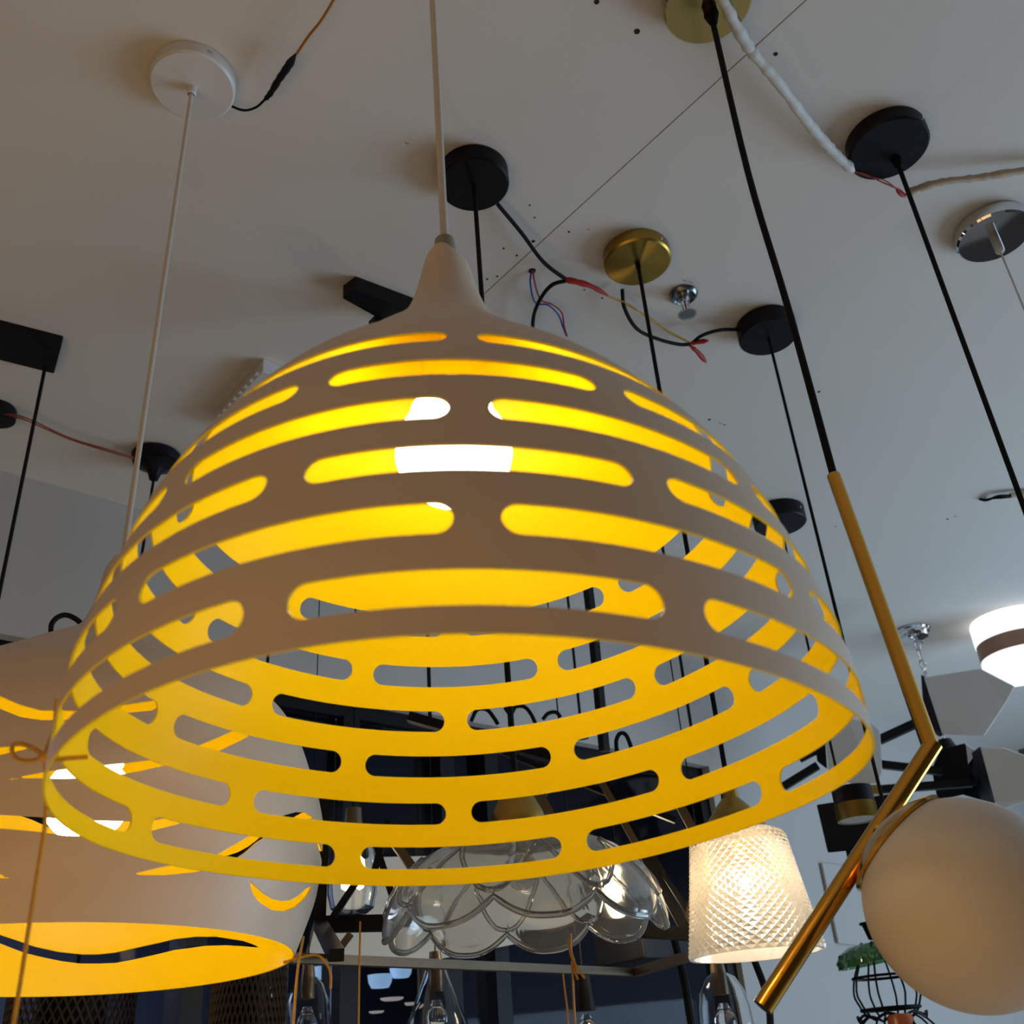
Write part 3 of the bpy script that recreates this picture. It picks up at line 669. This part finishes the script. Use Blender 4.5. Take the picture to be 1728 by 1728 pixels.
# black rose at left with red wires
kl = face_base(262, 787, .03)
E = EROSE = thing('mesh_drum_lamp', 'black mesh drum lamp under the wavy lamp, hung from the black ceiling rose', 'lamp', kl)
MB().lathe([(.045, 0), (.050, -.006), (.046, -.022), (.026, -.034), (.014, -.045), (.009, -.062), (.0001, -.064)], kl, n=40).build('canopy', M['black_satin'], E)
MB().tube(curve([ceil(250, 772, .02), ceil(262, 768, .03), ceil(280, 770, .03), ceil(300, 785, .02)]), .0012, 6).build('wire', M['black'], E)
E = thing('red_wires', 'pair of rusty red wires sagging along the ceiling to the black rose', 'wire', ceil(5, 700, .015))
MB().tube(curve([ceil(-20, 695, .01), ceil(5, 698, .02), ceil(30, 701, .03), ceil(60, 712, .03), ceil(120, 740, .03), ceil(180, 758, .03), ceil(240, 776, .02)]), .0018, 6).build('wire', M['rust_wire'], E)
MB().tube(curve([ceil(-20, 697, .01), ceil(10, 700, .02), ceil(35, 706, .03), ceil(62, 717, .03), ceil(120, 742, .03), ceil(180, 761, .03), ceil(240, 778, .02)]), .0015, 6).build('wire', M['rust_wire'], E)
kx = up(ceil(-8, 704, .02)); E = thing('ceiling_rose', 'dark rose cut off by the left edge where the red wires start', 'lamp', kx)
MB().lathe([(.034, 0), (.036, -.004), (.036, -.022), (.0001, -.024)], kx, n=32).build('canopy', M['black_satin'], E)
# black canopy at right behind the dome
kr = face_base(1316, 880, .03)
E = thing('black_cable', 'short black cable curving into the canopy behind the right side of the big dome', 'cable', kr)
MB().tube(curve([ceil(1285, 868, .02), ceil(1272, 872, .03), ceil(1262, 884, .04), ceil(1245, 905, .03)]), .0034, 8).build('cable', M['cord'], E)

# ---------------------------------------------------------------- copper banded twin ring light
kd = up(ceil(1702, 1046)); RD = .122
E = thing('drum_light', 'lit white drum ceiling light with a copper band at the right edge', 'lamp', kd)
top_z = 0.0; bz = (below(kd, 1138)-kd).z
H_ = -bz
MB().lathe([(.0001, 0), (RD*.97, 0), (RD, -.01), (RD, -H_*.40), (RD*.96, -H_*.42), (.0001, -H_*.42)], kd, n=64).build('upper_diffuser', M['cool_led'], E, label='white glowing upper ring')
MB().lathe([(RD*.9, -H_*.41), (RD*.98, -H_*.41), (RD*.98, -H_*.68), (RD*.9, -H_*.68)], kd, n=64).build('band', M['copper'], E, label='copper band')
MB().lathe([(.0001, -H_*.67), (RD*.96, -H_*.67), (RD*.98, -H_*.70), (RD*.98, -H_*.97), (RD*.95, -H_), (.0001, -H_-.002)], kd, n=64).build('lower_diffuser', M['cool_led'], E, label='white glowing lower drum')

# ---------------------------------------------------------------- chandelier with folded white shades
kc = up(ceil(1540, 1062)); hdc = math.hypot(kc.x, kc.y)
E = thing('chandelier', 'chandelier of white folded shades on black arms under a chrome ceiling plate', 'lamp', kc)
MB().lathe([(.053, 0), (.054, -.006), (.050, -.010), (.049, -.016), (.044, -.020), (.042, -.030), (.02, -.040), (.0001, -.042)], kc, n=56).build('canopy', M['chrome'], E)
for s in (1, -1): MB().lathe([(.0001, -.008), (.007, -.006), (.007, 0)], kc+WU*s*.032+Vector((0, 0, -.035)), n=12).build('cap_nut', M['chrome'], E)
hub = below(kc, 1262)
chz = kc.z-.042; n = 0
while chz > hub.z+.03 and n < 40:
    c = Vector((kc.x, kc.y, chz-.015)); a = WU if n % 2 else WN
    pts = [c+a*.0085*math.cos(t)+Vector((0, 0, .019*math.sin(t))) for t in np.linspace(0, 2*math.pi, 13)]
    MB().tube(pts, .0022, 6, cap=False).build('chain_link', M['chrome'], E); chz -= .032; n += 1
MB().tube(curve([kc+Vector((0, 0, -.03)), kc+WU*.012+Vector((0, 0, -.2)), kc+WU*-.01+Vector((0, 0, -.4)), hub]), .0016, 6).build('wire', M['clear_cord'], E)
MB().lathe([(.0001, .03), (.02, .025), (.03, 0), (.03, -.05), (.012, -.07), (.0001, -.075)], hub, n=24).build('hub', M['black_matt'], E)
hd3 = hdc*.94
def panel(px, hd, mat_, name, t=.012, lab=None):
    P = [at(x, y, hd+dd) for x, y, dd in px]; c = sum(P, Vector())/len(P); d = (c-O3).normalized()*t
    return MB().slab(P, d).build(name, mat_, E, smooth=False, bevel=.003, label=lab)
panel([(1559, 1143, .02), (1654, 1128, .0), (1712, 1158, -.02), (1698, 1186, 0), (1661, 1242, .03), (1590, 1239, .05)], hd3, M['panel'], 'shade_panel', .015, 'white hexagonal shade panel')
panel([(1554, 1138, .03), (1561, 1142, .02), (1592, 1240, .06), (1586, 1244, .09), (1560, 1225, .10)], hd3+.02, M['black_matt'], 'shade_back', .06)
panel([(1654, 1260, -.06), (1696, 1262, -.06), (1745, 1280, -.06), (1768, 1320, -.05), (1740, 1350, -.02), (1696, 1364, 0), (1680, 1355, .02)], hd3, M['panel'], 'shade_panel', .015, 'white hexagonal shade panel')
panel([(1654, 1259, -.05), (1680, 1356, .03), (1655, 1350, .14), (1624, 1341, .17), (1632, 1276, .12)], hd3, M['black_matt'], 'shade_back', .03)
panel([(1587, 1264, .05), (1629, 1254, .02), (1640, 1300, .03), (1626, 1341, .06), (1582, 1351, .10), (1572, 1298, .08)], hd3+.06, M['black_matt'], 'shade_back', .05)
panel([(1630, 1256, .0), (1650, 1268, .0), (1634, 1290, .03)], hd3+.05, M['panel'], 'shade_panel', .01)
panel([(1392, 1236, .02), (1430, 1212, 0), (1468, 1218, 0), (1485, 1232, 0), (1489, 1303, 0), (1481, 1322, 0), (1440, 1325, .02), (1398, 1300, .03)], hd3, M['panel'], 'shade_panel', .015, 'white hexagonal shade panel')
panel([(1376, 1262, .05), (1392, 1240, .04), (1396, 1298, .05), (1379, 1285, .05)], hd3+.02, M['black_matt'], 'shade_back', .05)
for a, c, wd in (((1380, 1292), (1318, 1330), .022), ((1379, 1268), (1350, 1283), .014), ((1484, 1249), (1560, 1214), .024), ((1486, 1290), (1590, 1302), .022), ((1466, 1334), (1640, 1321), .022)):
    MB().beam(at(*a, hd3+.05), at(*c, hd3+.05), wd).build('arm', M['black_matt'], E, smooth=False)
MB().beam(at(1464, 1334.5, hd3+.045), at(1484, 1333, hd3+.045), .026).build('brass_ferrule', M['brushed'], E, smooth=False)

# black and brass cylinder spot with its square plate
hs = 1.95
E = thing('cylinder_spot', 'black cylinder spotlight with a brass band under the white shades', 'lamp', at(1436, 1365, hs))
sa = at(1436, 1330, hs); sb = Vector((sa.x, sa.y, below(sa, 1384).z)); hS = (sa-sb).z; rS = 33/FOC*(sa-O3).dot(F0)
MB().lathe([(.0001, hS), (rS, hS), (rS, hS*.48), (.0001, hS*.48)], sb, n=40).build('body', M['black_satin'], E)
MB().lathe([(rS*.9, hS*.5), (rS*1.02, hS*.5), (rS*1.02, 0), (rS*.93, 0)], sb, n=40).build('band', M['brushed'], E, label='brass band')
MB().lathe([(.0001, .004), (rS*.94, .004), (rS*.94, .001), (.0001, .001)], sb, n=40).build('diffuser', M['diffuser'], E)
E = thing('wall_box', 'black square wall lamp behind the brass banded spotlight', 'lamp', at(1440, 1400, hs+.25))
P = [at(x, y, hs+.25+d) for x, y, d in ((1378, 1358, 0), (1500, 1340, .03), (1515, 1428, .03), (1397, 1439, 0))]
MB().slab(P, (P[0]-O3).normalized()*.05).build('housing', M['black_matt'], E, smooth=False, bevel=.002)
MB().tube([P[2]*.3+P[3]*.7, P[2]*.3+P[3]*.7+Vector((0, 0, -.02))], .006, 8).build('screw', M['black'], E)

# ---------------------------------------------------------------- wire cage lamp with green glass collar
hw = math.hypot(kr.x, kr.y)
ca = below(kr, 1556)
E = thing('cage_lamp', 'black wire cage lamp with a green glass collar beside the opal globe', 'lamp', ca)
pxm = (ca-O3).dot(F0)/FOC
def cz(y): return below(ca, y).z
MB().tube([kr+Vector((0, 0, -.04)), ca+Vector((0, 0, .012))], .0030, 8).build('cord', M['cord'], E)
canopy(E, kr, .128, .04, M['black_satin'])
MB().lathe([(.0001, .032), (.006, .03), (.010, -.004), (.0001, -.005)], ca+Vector((0, 0, .0)), n=14).build('cord_grip', M['black'], E)
MB().lathe([(17*pxm, cz(1558)-ca.z), (17.5*pxm, cz(1560)-ca.z), (16*pxm, cz(1560)-ca.z), (10*pxm, cz(1585)-ca.z), (.0001, cz(1587)-ca.z)], Vector((ca.x, ca.y, ca.z)), n=24).build('lamp_holder', M['black'], E)
tilt = (UP*.97+RI*-.16); tilt = Vector((-.12, .0, 1)).normalized()
gcz = Vector((ca.x, ca.y, cz(1607)))
def greenw(r, h, t, i): return (r*(1+.035*math.sin(t*14+h*260)), h)
gcz -= RI*6*pxm
MB().lathe([(22*pxm, 15*pxm), (40*pxm, 14*pxm), (57*pxm, 6*pxm), (64*pxm, -5*pxm), (64*pxm, -16*pxm), (60*pxm, -16*pxm), (55*pxm, -4*pxm), (36*pxm, 8*pxm), (22*pxm, 10*pxm), (22*pxm, 15*pxm)], gcz, tilt, n=112, wob=greenw).build('glass_collar', M['green_glass'], E, label='green ribbed glass collar')
prof_y = [(26, 1590), (36, 1620), (49, 1650), (54, 1675), (50, 1690), (44, 1705), (40, 1712), (52, 1722), (66, 1740)]
for k in range(8):
    t = 2*math.pi*k/8+.25
    MB().tube(curve([Vector((ca.x+math.cos(t)*r*pxm, ca.y+math.sin(t)*r*pxm, cz(y))) for r, y in prof_y], 4), .0020, 6).build('cage_wire', M['black'], E)
for r, y, tk in ((49, 1648, .0028), (46, 1702, .0032), (18, 1558, .0026)):
    c = Vector((ca.x, ca.y, cz(y)))
    MB().tube([c+Vector((math.cos(t)*r*pxm, math.sin(t)*r*pxm, 0)) for t in np.linspace(0, 2*math.pi, 41)], tk, 6, cap=False).build('cage_ring', M['black'], E)
pts = [Vector((ca.x+math.cos(t)*54*pxm, ca.y+math.sin(t)*54*pxm, cz(1716)+.010*abs(math.sin(t*4))-.005)) for t in np.linspace(0, 2*math.pi, 81)]
MB().tube(pts, .0026, 6, cap=False).build('cage_ring', M['black'], E)
oc = at(1520, 1722, hw-.05)
o = MB().lathe([(.0001, .012), (.020, .011), (.024, .003), (.024, -.03), (.0001, -.032)], oc, n=24).build('amber_glass', M['amber'], None)
tag(o, 'small amber glass lamp top at the bottom edge under the wire cage', 'lamp')

# ---------------------------------------------------------------- clear glass pendant with two filament bulbs
g0 = at(595, 1500, 1.85); pm = (g0-O3).dot(F0)/FOC
E = thing('glass_pendant', 'small clear tumbler pendant with two bright bulbs, left of the scalloped glass', 'lamp', g0)
gb = below(g0, 1545)
R1 = 42*pm; q1 = R1/.0305
pr = [(.0001, 0), (R1*.55, .001*q1), (R1*.86, .008*q1), (R1, .025*q1), (R1*1.0, .055*q1), (R1*.85, .078*q1), (R1*.5, .092*q1), (R1*.3, .095*q1)]
MB().lathe(pr+[(max(r-.0022, .0001), h+.0022) for r, h in pr][::-1], gb, n=56).build('glass_shade', M['thin_glass'], E)
MB().lathe([(.0001, .13*q1), (.014, .128*q1), (.017, .095*q1), (.0001, .092*q1)], gb, n=20).build('lamp_holder', M['bronze'], E)
for dx_ in (-.012, .012): MB().lathe([(.0001, .034), (.008, .026), (.0105, 0), (.007, -.020), (.0001, -.024)], gb+Vector((dx_, 0, .046*q1)), n=16).build('bulb', M['warm_led'], E)
MB().tube([Vector((g0.x, g0.y, gb.z+.128*q1)), Vector((g0.x, g0.y, ZC))], .002, 8).build('cord', M['cord'], E)
canopy(E, Vector((g0.x, g0.y, ZC)), .09, .02, M['black'], screw=False)

# ---------------------------------------------------------------- black geometric cage chandelier
zl, zu = .150, .225
def lv(x, y, z): return level(x, y, z)
A1, A2, A3 = lv(488, 1617, zl), lv(1072, 1641, zl), lv(1300, 1572, zl)
B1, B2, B3 = lv(540, 1560, zu), lv(1160, 1576, zu), lv(1300, 1578, zu)
E = thing('frame_chandelier', 'large geometric chandelier of black and bronze bars behind the glass shades', 'lamp', (A1+A2)/2)
apex = at(1018, 1262, 1.75)
def bars(lst):
    for a, c, wd, mt in lst: MB().beam(a, c, wd, wd*.8).build('frame_bar', M[mt], E, smooth=False)
hb_ = 1.55
def q(x, y, h=hb_): return at(x, y, h)
bars([(A1, A2, .014, 'bronze'), (A2, A3, .016, 'bronze'),
      (B1, q(690, 1557, math.hypot(B1.x, B1.y)*.98), .026, 'black_matt'),
      (q(548, 1330), B1, .016, 'black_matt'), (B1, lv(568, 1612, zl), .018, 'black_matt'),
      (q(600, 1490), q(562, 1548), .012, 'black_matt'), (q(592, 1576), q(565, 1612), .012, 'bronze'),
      (q(624, 1395), q(668, 1530), .012, 'black_matt'), (q(655, 1385), q(632, 1470), .012, 'black_matt'),
      (q(650, 1400), q(700, 1470), .016, 'bronze'), (q(906, 1335), q(960, 1435), .018, 'bronze'),
      (q(1008, 1300), q(1160, 1574), .018, 'black_matt'), (q(1004, 1300, 1.53), q(1082, 1440, 1.53), .012, 'bronze'),
      (q(1182, 1470), q(1156, 1574), .014, 'bronze'), (q(1140, 1345), q(1185, 1430), .016, 'bronze'),
      (q(1000, 1568), q(1310, 1584), .020, 'black_matt'), (q(1095, 1435), q(1200, 1600), .010, 'black_matt'),
      (q(940, 1300), q(900, 1372), .010, 'black_matt'), (q(800, 1250), q(1140, 1385), .010, 'black_matt'),
      (q(690, 1210), q(1008, 1300), .018, 'black_matt')])
MB().beam(q(1003, 1085, 1.75), q(1020, 1268, 1.75), .014).build('rod', M['black_matt'], E, smooth=False)
rb = q(993, 985, 1.75)
MB().beam(Vector((q(1003, 1085, 1.75).x, q(1003, 1085, 1.75).y, ZC)), q(1003, 1085, 1.75), .014).build('rod', M['black_matt'], E, smooth=False)

# other rods and cords seen through the slots
for x, y0, y1, hd, r, lab in ((722, 1060, 1240, 2.1, .0035, 'thin black cord seen through the slots, leftmost of the cords there'),
                              (953, 960, 1215, 2.1, .003, 'thin black cord seen through the slots just left of the thick black rod'),
                              (1143, 1080, 1232, 2.2, .0035, 'thin black cord seen through the slots between thick rod and crystal lamp')):
    t = at(x, y0, hd); bt = below(t, y1)
    E = thing('socket_pendant', lab, 'lamp', Vector((t.x, t.y, ZC)))
    MB().tube([Vector((t.x, t.y, ZC)), bt], r, 8).build('cord', M['cord'], E)
    MB().lathe([(.0001, 0), (.012, -.002), (.014, -.04), (.0001, -.04)], bt, n=20).build('lamp_holder', M['black'], E)
    canopy(E, Vector((t.x, t.y, ZC)), .08, .02, M['black'], screw=False)
for pts, lab, hd in (([(795, 1217), (805, 1198), (822, 1198), (834, 1212), (840, 1222)], 'black wire loop seen in the middle slot row beside the thick rod', 1.9),
                 ([(852, 1194), (862, 1205), (870, 1193), (885, 1193), (896, 1205), (904, 1222)], 'wavy black wire seen in the middle slot row right of the loop', 1.9),
                 ([(916, 1214), (925, 1204), (938, 1202), (946, 1210)], 'short arched black wire at the right end of the middle slot row', 1.9),
                 ([(1041, 1270), (1040, 1250), (1046, 1238), (1056, 1240), (1064, 1258), (1066, 1270)], 'black wire loop seen in the long slot right of the rod', 1.9),
                 ([(86, 1072), (87, 1054), (97, 1042), (112, 1038), (130, 1046), (146, 1062)], 'black cable loop above the left lamp against the beam', 1.35)):
    o = MB().tube(curve([at(x, y, hd) for x, y in pts]), .004 if hd > 1.5 else .0035, 8).build('cable_loop', M['cord'], None)
    tag(o, lab, 'cable')

tq = at(1046, 1500, 1.9)
E = thing('bulb_pendant', 'lit bulb pendant shining through the right side of the scalloped glass', 'lamp', tq)
bulb(E, tq+Vector((0, 0, -.03)), .028, (0, 0, 1), M['warm_led'])
MB().lathe([(.0001, .05), (.012, .048), (.016, .0), (.0001, 0)], tq, n=20).build('lamp_holder', M['black'], E)
MB().tube([tq+Vector((0, 0, .045)), Vector((tq.x, tq.y, ZC))], .002, 6).build('cord', M['cord'], E)
# ---------------------------------------------------------------- bottom: mesh drums, bottles, small pendant
def mesh_drum(cx, ytop, wpx, hd, lab, yb=1960, E=None, top=None):
    t = at(cx, ytop, hd); r = wpx/2*(t-O3).dot(F0)/FOC; zb_ = below(t, yb).z; H__ = t.z-zb_
    E = E or thing('mesh_drum_lamp', lab, 'lamp', Vector((t.x, t.y, zb_)))
    b = MB(); ns = 46; st = 16
    for sg in (1, -1):
        for k in range(ns):
            pts = []
            for j in range(st+1):
                a = 2*math.pi*k/ns+sg*j/st*1.35; pts.append(Vector((t.x+math.cos(a)*r, t.y+math.sin(a)*r, zb_+H__*j/st)))
            b.tube(pts, .0019, 4)
    o = b.build('wire_mesh', M['mesh'], E, smooth=False); o['kind'] = 'stuff'
    for z in (t.z, zb_):
        MB().tube([Vector((t.x+math.cos(a)*r, t.y+math.sin(a)*r, z)) for a in np.linspace(0, 2*math.pi, 49)], .003, 6, cap=False).build('rim_ring', M['black_matt'], E)
    MB().lathe([(r*.55, H__*.95), (r*.55, H__*.02)], Vector((t.x, t.y, zb_)), n=32).build('inner_tube', M['black_satin'], E)
    MB().beam(Vector((t.x-r, t.y, t.z)), Vector((t.x+r, t.y, t.z)), .006).build('spider', M['black_matt'], E, smooth=False)
    MB().tube([Vector((t.x, t.y, t.z)), top or Vector((t.x, t.y, ZC))], .003, 8).build('cord', M['cord'], E)
mesh_drum(128, 1650, 200, math.hypot(kl.x, kl.y), '', E=EROSE, top=kl+Vector((0, 0, -.06)))
mesh_drum(424, 1612, 122, 1.85, 'narrower black wire mesh drum lamp right of the other mesh drum')
def bottle(cx, ytop, prof, hd, lab, holder=True, yb=1900):
    t = at(cx, ytop, hd); pm = (t-O3).dot(F0)/FOC
    E = thing('glass_pendant', lab, 'lamp', t)
    pr = [(r*pm, below(t, y).z-t.z) for r, y in prof]
    MB().lathe(pr+[(max(r-.0025, .0001), h) for r, h in pr][::-1]+[pr[0]], t, n=48).build('glass_shade', M['thin_glass'], E)
    if holder: MB().lathe([(.0001, .03), (.010, .028), (.013, .0), (.013, -.035), (.0001, -.036)], t, n=20).build('lamp_holder', M['bronze'], E)
    bulb(E, t+Vector((0, 0, -.075)), .018, (0, 0, 1), M['glass'])
    MB().tube([t+Vector((0, 0, .02)), Vector((t.x, t.y, ZC))], .0013, 6).build('cord', M['cord'], E)
bottle(735, 1636, [(18, 1636), (22, 1650), (30, 1672), (40, 1700), (50, 1728), (60, 1770), (62, 1830)], 1.9, 'tapered clear glass shade at the bottom, below the left end of the scalloped glass')
bottle(1212, 1640, [(10, 1640), (26, 1650), (38, 1672), (44, 1700), (46, 1740), (44, 1800)], 1.9, 'tall rounded clear glass shade at the bottom, below the crystal lamp')
bottle(520, 1650, [(16, 1650), (26, 1662), (36, 1690), (40, 1728), (40, 1790)], 2.05, 'small clear glass shade at the bottom beside the mesh drum')
t = at(982, 1640, 1.95)
E = thing('socket_pendant', 'black cylinder socket with clear bulb at the bottom centre', 'lamp', t)
pm = (t-O3).dot(F0)/FOC; z1 = below(t, 1706).z
MB().lathe([(.0001, 0), (12*pm, -.001), (16*pm, z1-t.z), (.0001, z1-t.z)], t, n=24).build('lamp_holder', M['black'], E)
bulb(E, Vector((t.x, t.y, z1-.03)), .017, (0, 0, 1), M['glass'])
MB().tube([t, Vector((t.x, t.y, ZC))], .0015, 6).build('cord', M['cord'], E)
# black cable hanging at the jamb and another before the navy wall
o = MB().tube(curve([at(x, y, 1.6) for x, y in ((1255, 1560), (1270, 1612), (1288, 1660), (1298, 1700), (1301, 1760))]), .005, 8).build('hanging_cable', M['cord'], None)
tag(o, 'curved black cable hanging behind the crystal lamp by the grey wall', 'cable')
o = MB().tube(curve([at(x, y, 1.7) for x, y in ((1138, 1585), (1148, 1625), (1157, 1665), (1162, 1700), (1172, 1760))]), .006, 8).build('hanging_cable', M['cord'], None)
tag(o, 'black cable hanging before the dark glass, left of the crystal lamp', 'cable')
o = MB().beam(at(1080, 1572, 2.1), at(1088, 1625, 2.1), .13, .13).build('bracket_box', M['black_matt'], None, smooth=False, bevel=.003)
tag(o, 'dark box behind the right end of the scalloped glass', 'box')

# beige board and white notice board on the walls
P = [wallp(x, y, .02) for x, y in ((556, 1450), (985, 1440), (1005, 1566), (724, 1622), (515, 1612))]
o = MB().slab(P, -WN*.012).build('beige_board', M['beige_board'], None, smooth=False)
tag(o, 'beige board on the glass partition behind the tumbler pendant', 'board')
P = [wallp(x, y, .004) for x, y in ((1384, 1457), (1470, 1467), (1500, 1602), (1412, 1592))]
o = MB().slab(P, -WN*.008).build('wall_panel', M['wall'], None, smooth=False)
tag(o, 'plain grey panel fixed to the grey wall left of the globe', 'panel')

# glowing shapes behind the dark glass, added in place of lamp reflections
def reflection_drum(x, y, w_, h_, mt, lab, nm='lamp_reflection', hd=None):
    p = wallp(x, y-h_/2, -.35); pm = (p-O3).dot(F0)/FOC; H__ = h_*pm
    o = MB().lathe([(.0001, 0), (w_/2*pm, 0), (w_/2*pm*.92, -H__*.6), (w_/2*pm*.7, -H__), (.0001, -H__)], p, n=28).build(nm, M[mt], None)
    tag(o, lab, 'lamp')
reflection_drum(541, 1641, 21, 20, 'blue_reflection', 'small pale blue glowing drum added as a lamp reflection in the dark glass, nearest the mesh drum')
reflection_drum(565, 1674, 16, 20, 'blue_reflection', 'dim pale blue glowing drum added as a lamp reflection in the glass, below the orange string end')
reflection_drum(641, 1655, 42, 20, 'blue_reflection', 'wide pale blue glowing drum added as a lamp reflection in the dark glass, lower of the overlapping two')
reflection_drum(676, 1641, 38, 15, 'blue_reflection', 'pale blue glowing drum added as a lamp reflection in the dark glass, upper of the overlapping two')
reflection_drum(452, 1675, 22, 16, 'blue_reflection', 'pale blue glowing drum added as a lamp reflection, glimpsed through the narrower mesh drum')
reflection_drum(661, 1686, 40, 4, 'cream_reflection', 'flat cream glowing disc added as a lamp reflection in the glass below the blue drums')
reflection_drum(635, 1708, 26, 3, 'cream_reflection', 'smaller flat cream glowing disc added as a lamp reflection in the glass, lowest one')
reflection_drum(692, 1694, 20, 4, 'cream_reflection', 'short cream glowing disc added as a lamp reflection in the glass beside the tapered shade')

# ---------------------------------------------------------------- strings
def string(pts, r, lab, mt='string', n=6):
    b = MB(); b.tube(curve(pts, 10), r, n); o = b.build('gold_string', M[mt], None); tag(o, lab, 'string')
def ph(lst, hd): return [at(x, y, hd) for x, y in lst]
E = thing('string_bow', 'loose orange string bow tied to the left rim of the big dome', 'string', at(76, 1272, .50))
hq = at(80, 1272, .525)
MB().tube(curve(ph([(96, 1180), (92, 1225), (80, 1262), (75, 1280)], .515)), .0011, 6).build('string', M['string'], E)
MB().tube(curve(ph([(76, 1276), (55, 1262), (30, 1254), (20, 1264), (28, 1280), (50, 1284), (76, 1278)], .515)), .0011, 6).build('loop', M['string'], E)
MB().tube(curve(ph([(74, 1276), (95, 1281), (120, 1279), (148, 1277)], .50)), .0011, 6).build('loose_end', M['string'], E)
MB().lathe([(.0001, .003), (.003, .001), (.003, -.001), (.0001, -.003)], at(76, 1277, .51), n=12).build('knot', M['string'], E)
MB().tube(curve(ph([(75, 1280), (78, 1320), (76, 1390), (62, 1480), (48, 1570), (34, 1660), (20, 1745)], .52)), .0010, 6).build('hanging_end', M['string'], E)
string(ph([(512, 1580), (504, 1625), (500, 1660), (497, 1700), (494, 1750)], .95), .0013, 'orange string hanging straight down past the right rim of the wavy lamp')
string(ph([(478, 1624), (505, 1616), (535, 1612), (552, 1628), (558, 1645), (558, 1668)], .95), .0011, 'orange string bending over with a loose end beside the straight orange string')
string(ph([(608, 1555), (607, 1600), (606, 1660), (605, 1745)], 1.1), .0011, 'gold twisted string hanging below the tumbler pendant')
E = thing('string_knot', 'gold twisted string with knot and tails below the scalloped glass', 'string', at(965, 1620, 1.05))
MB().tube(curve(ph([(962, 1575), (963, 1605), (968, 1622)], 1.05)), .0018, 6).build('string', M['string'], E)
MB().tube(curve(ph([(966, 1618), (970, 1636), (975, 1653)], 1.05)), .0012, 6).build('tail', M['string'], E)
MB().tube(curve(ph([(967, 1620), (976, 1636), (987, 1651)], 1.05)), .0012, 6).build('tail', M['string'], E)
MB().tube(curve(ph([(965, 1622), (967, 1660), (969, 1700), (972, 1745)], 1.05)), .0012, 6).build('hanging_end', M['string'], E)
MB().tube(curve(ph([(950, 1643), (953, 1670), (957, 1700), (961, 1745)], 1.05)), .0010, 6).build('hanging_end', M['string'], E)

for o in bpy.data.objects:
    if '_loc' in o: del o['_loc']
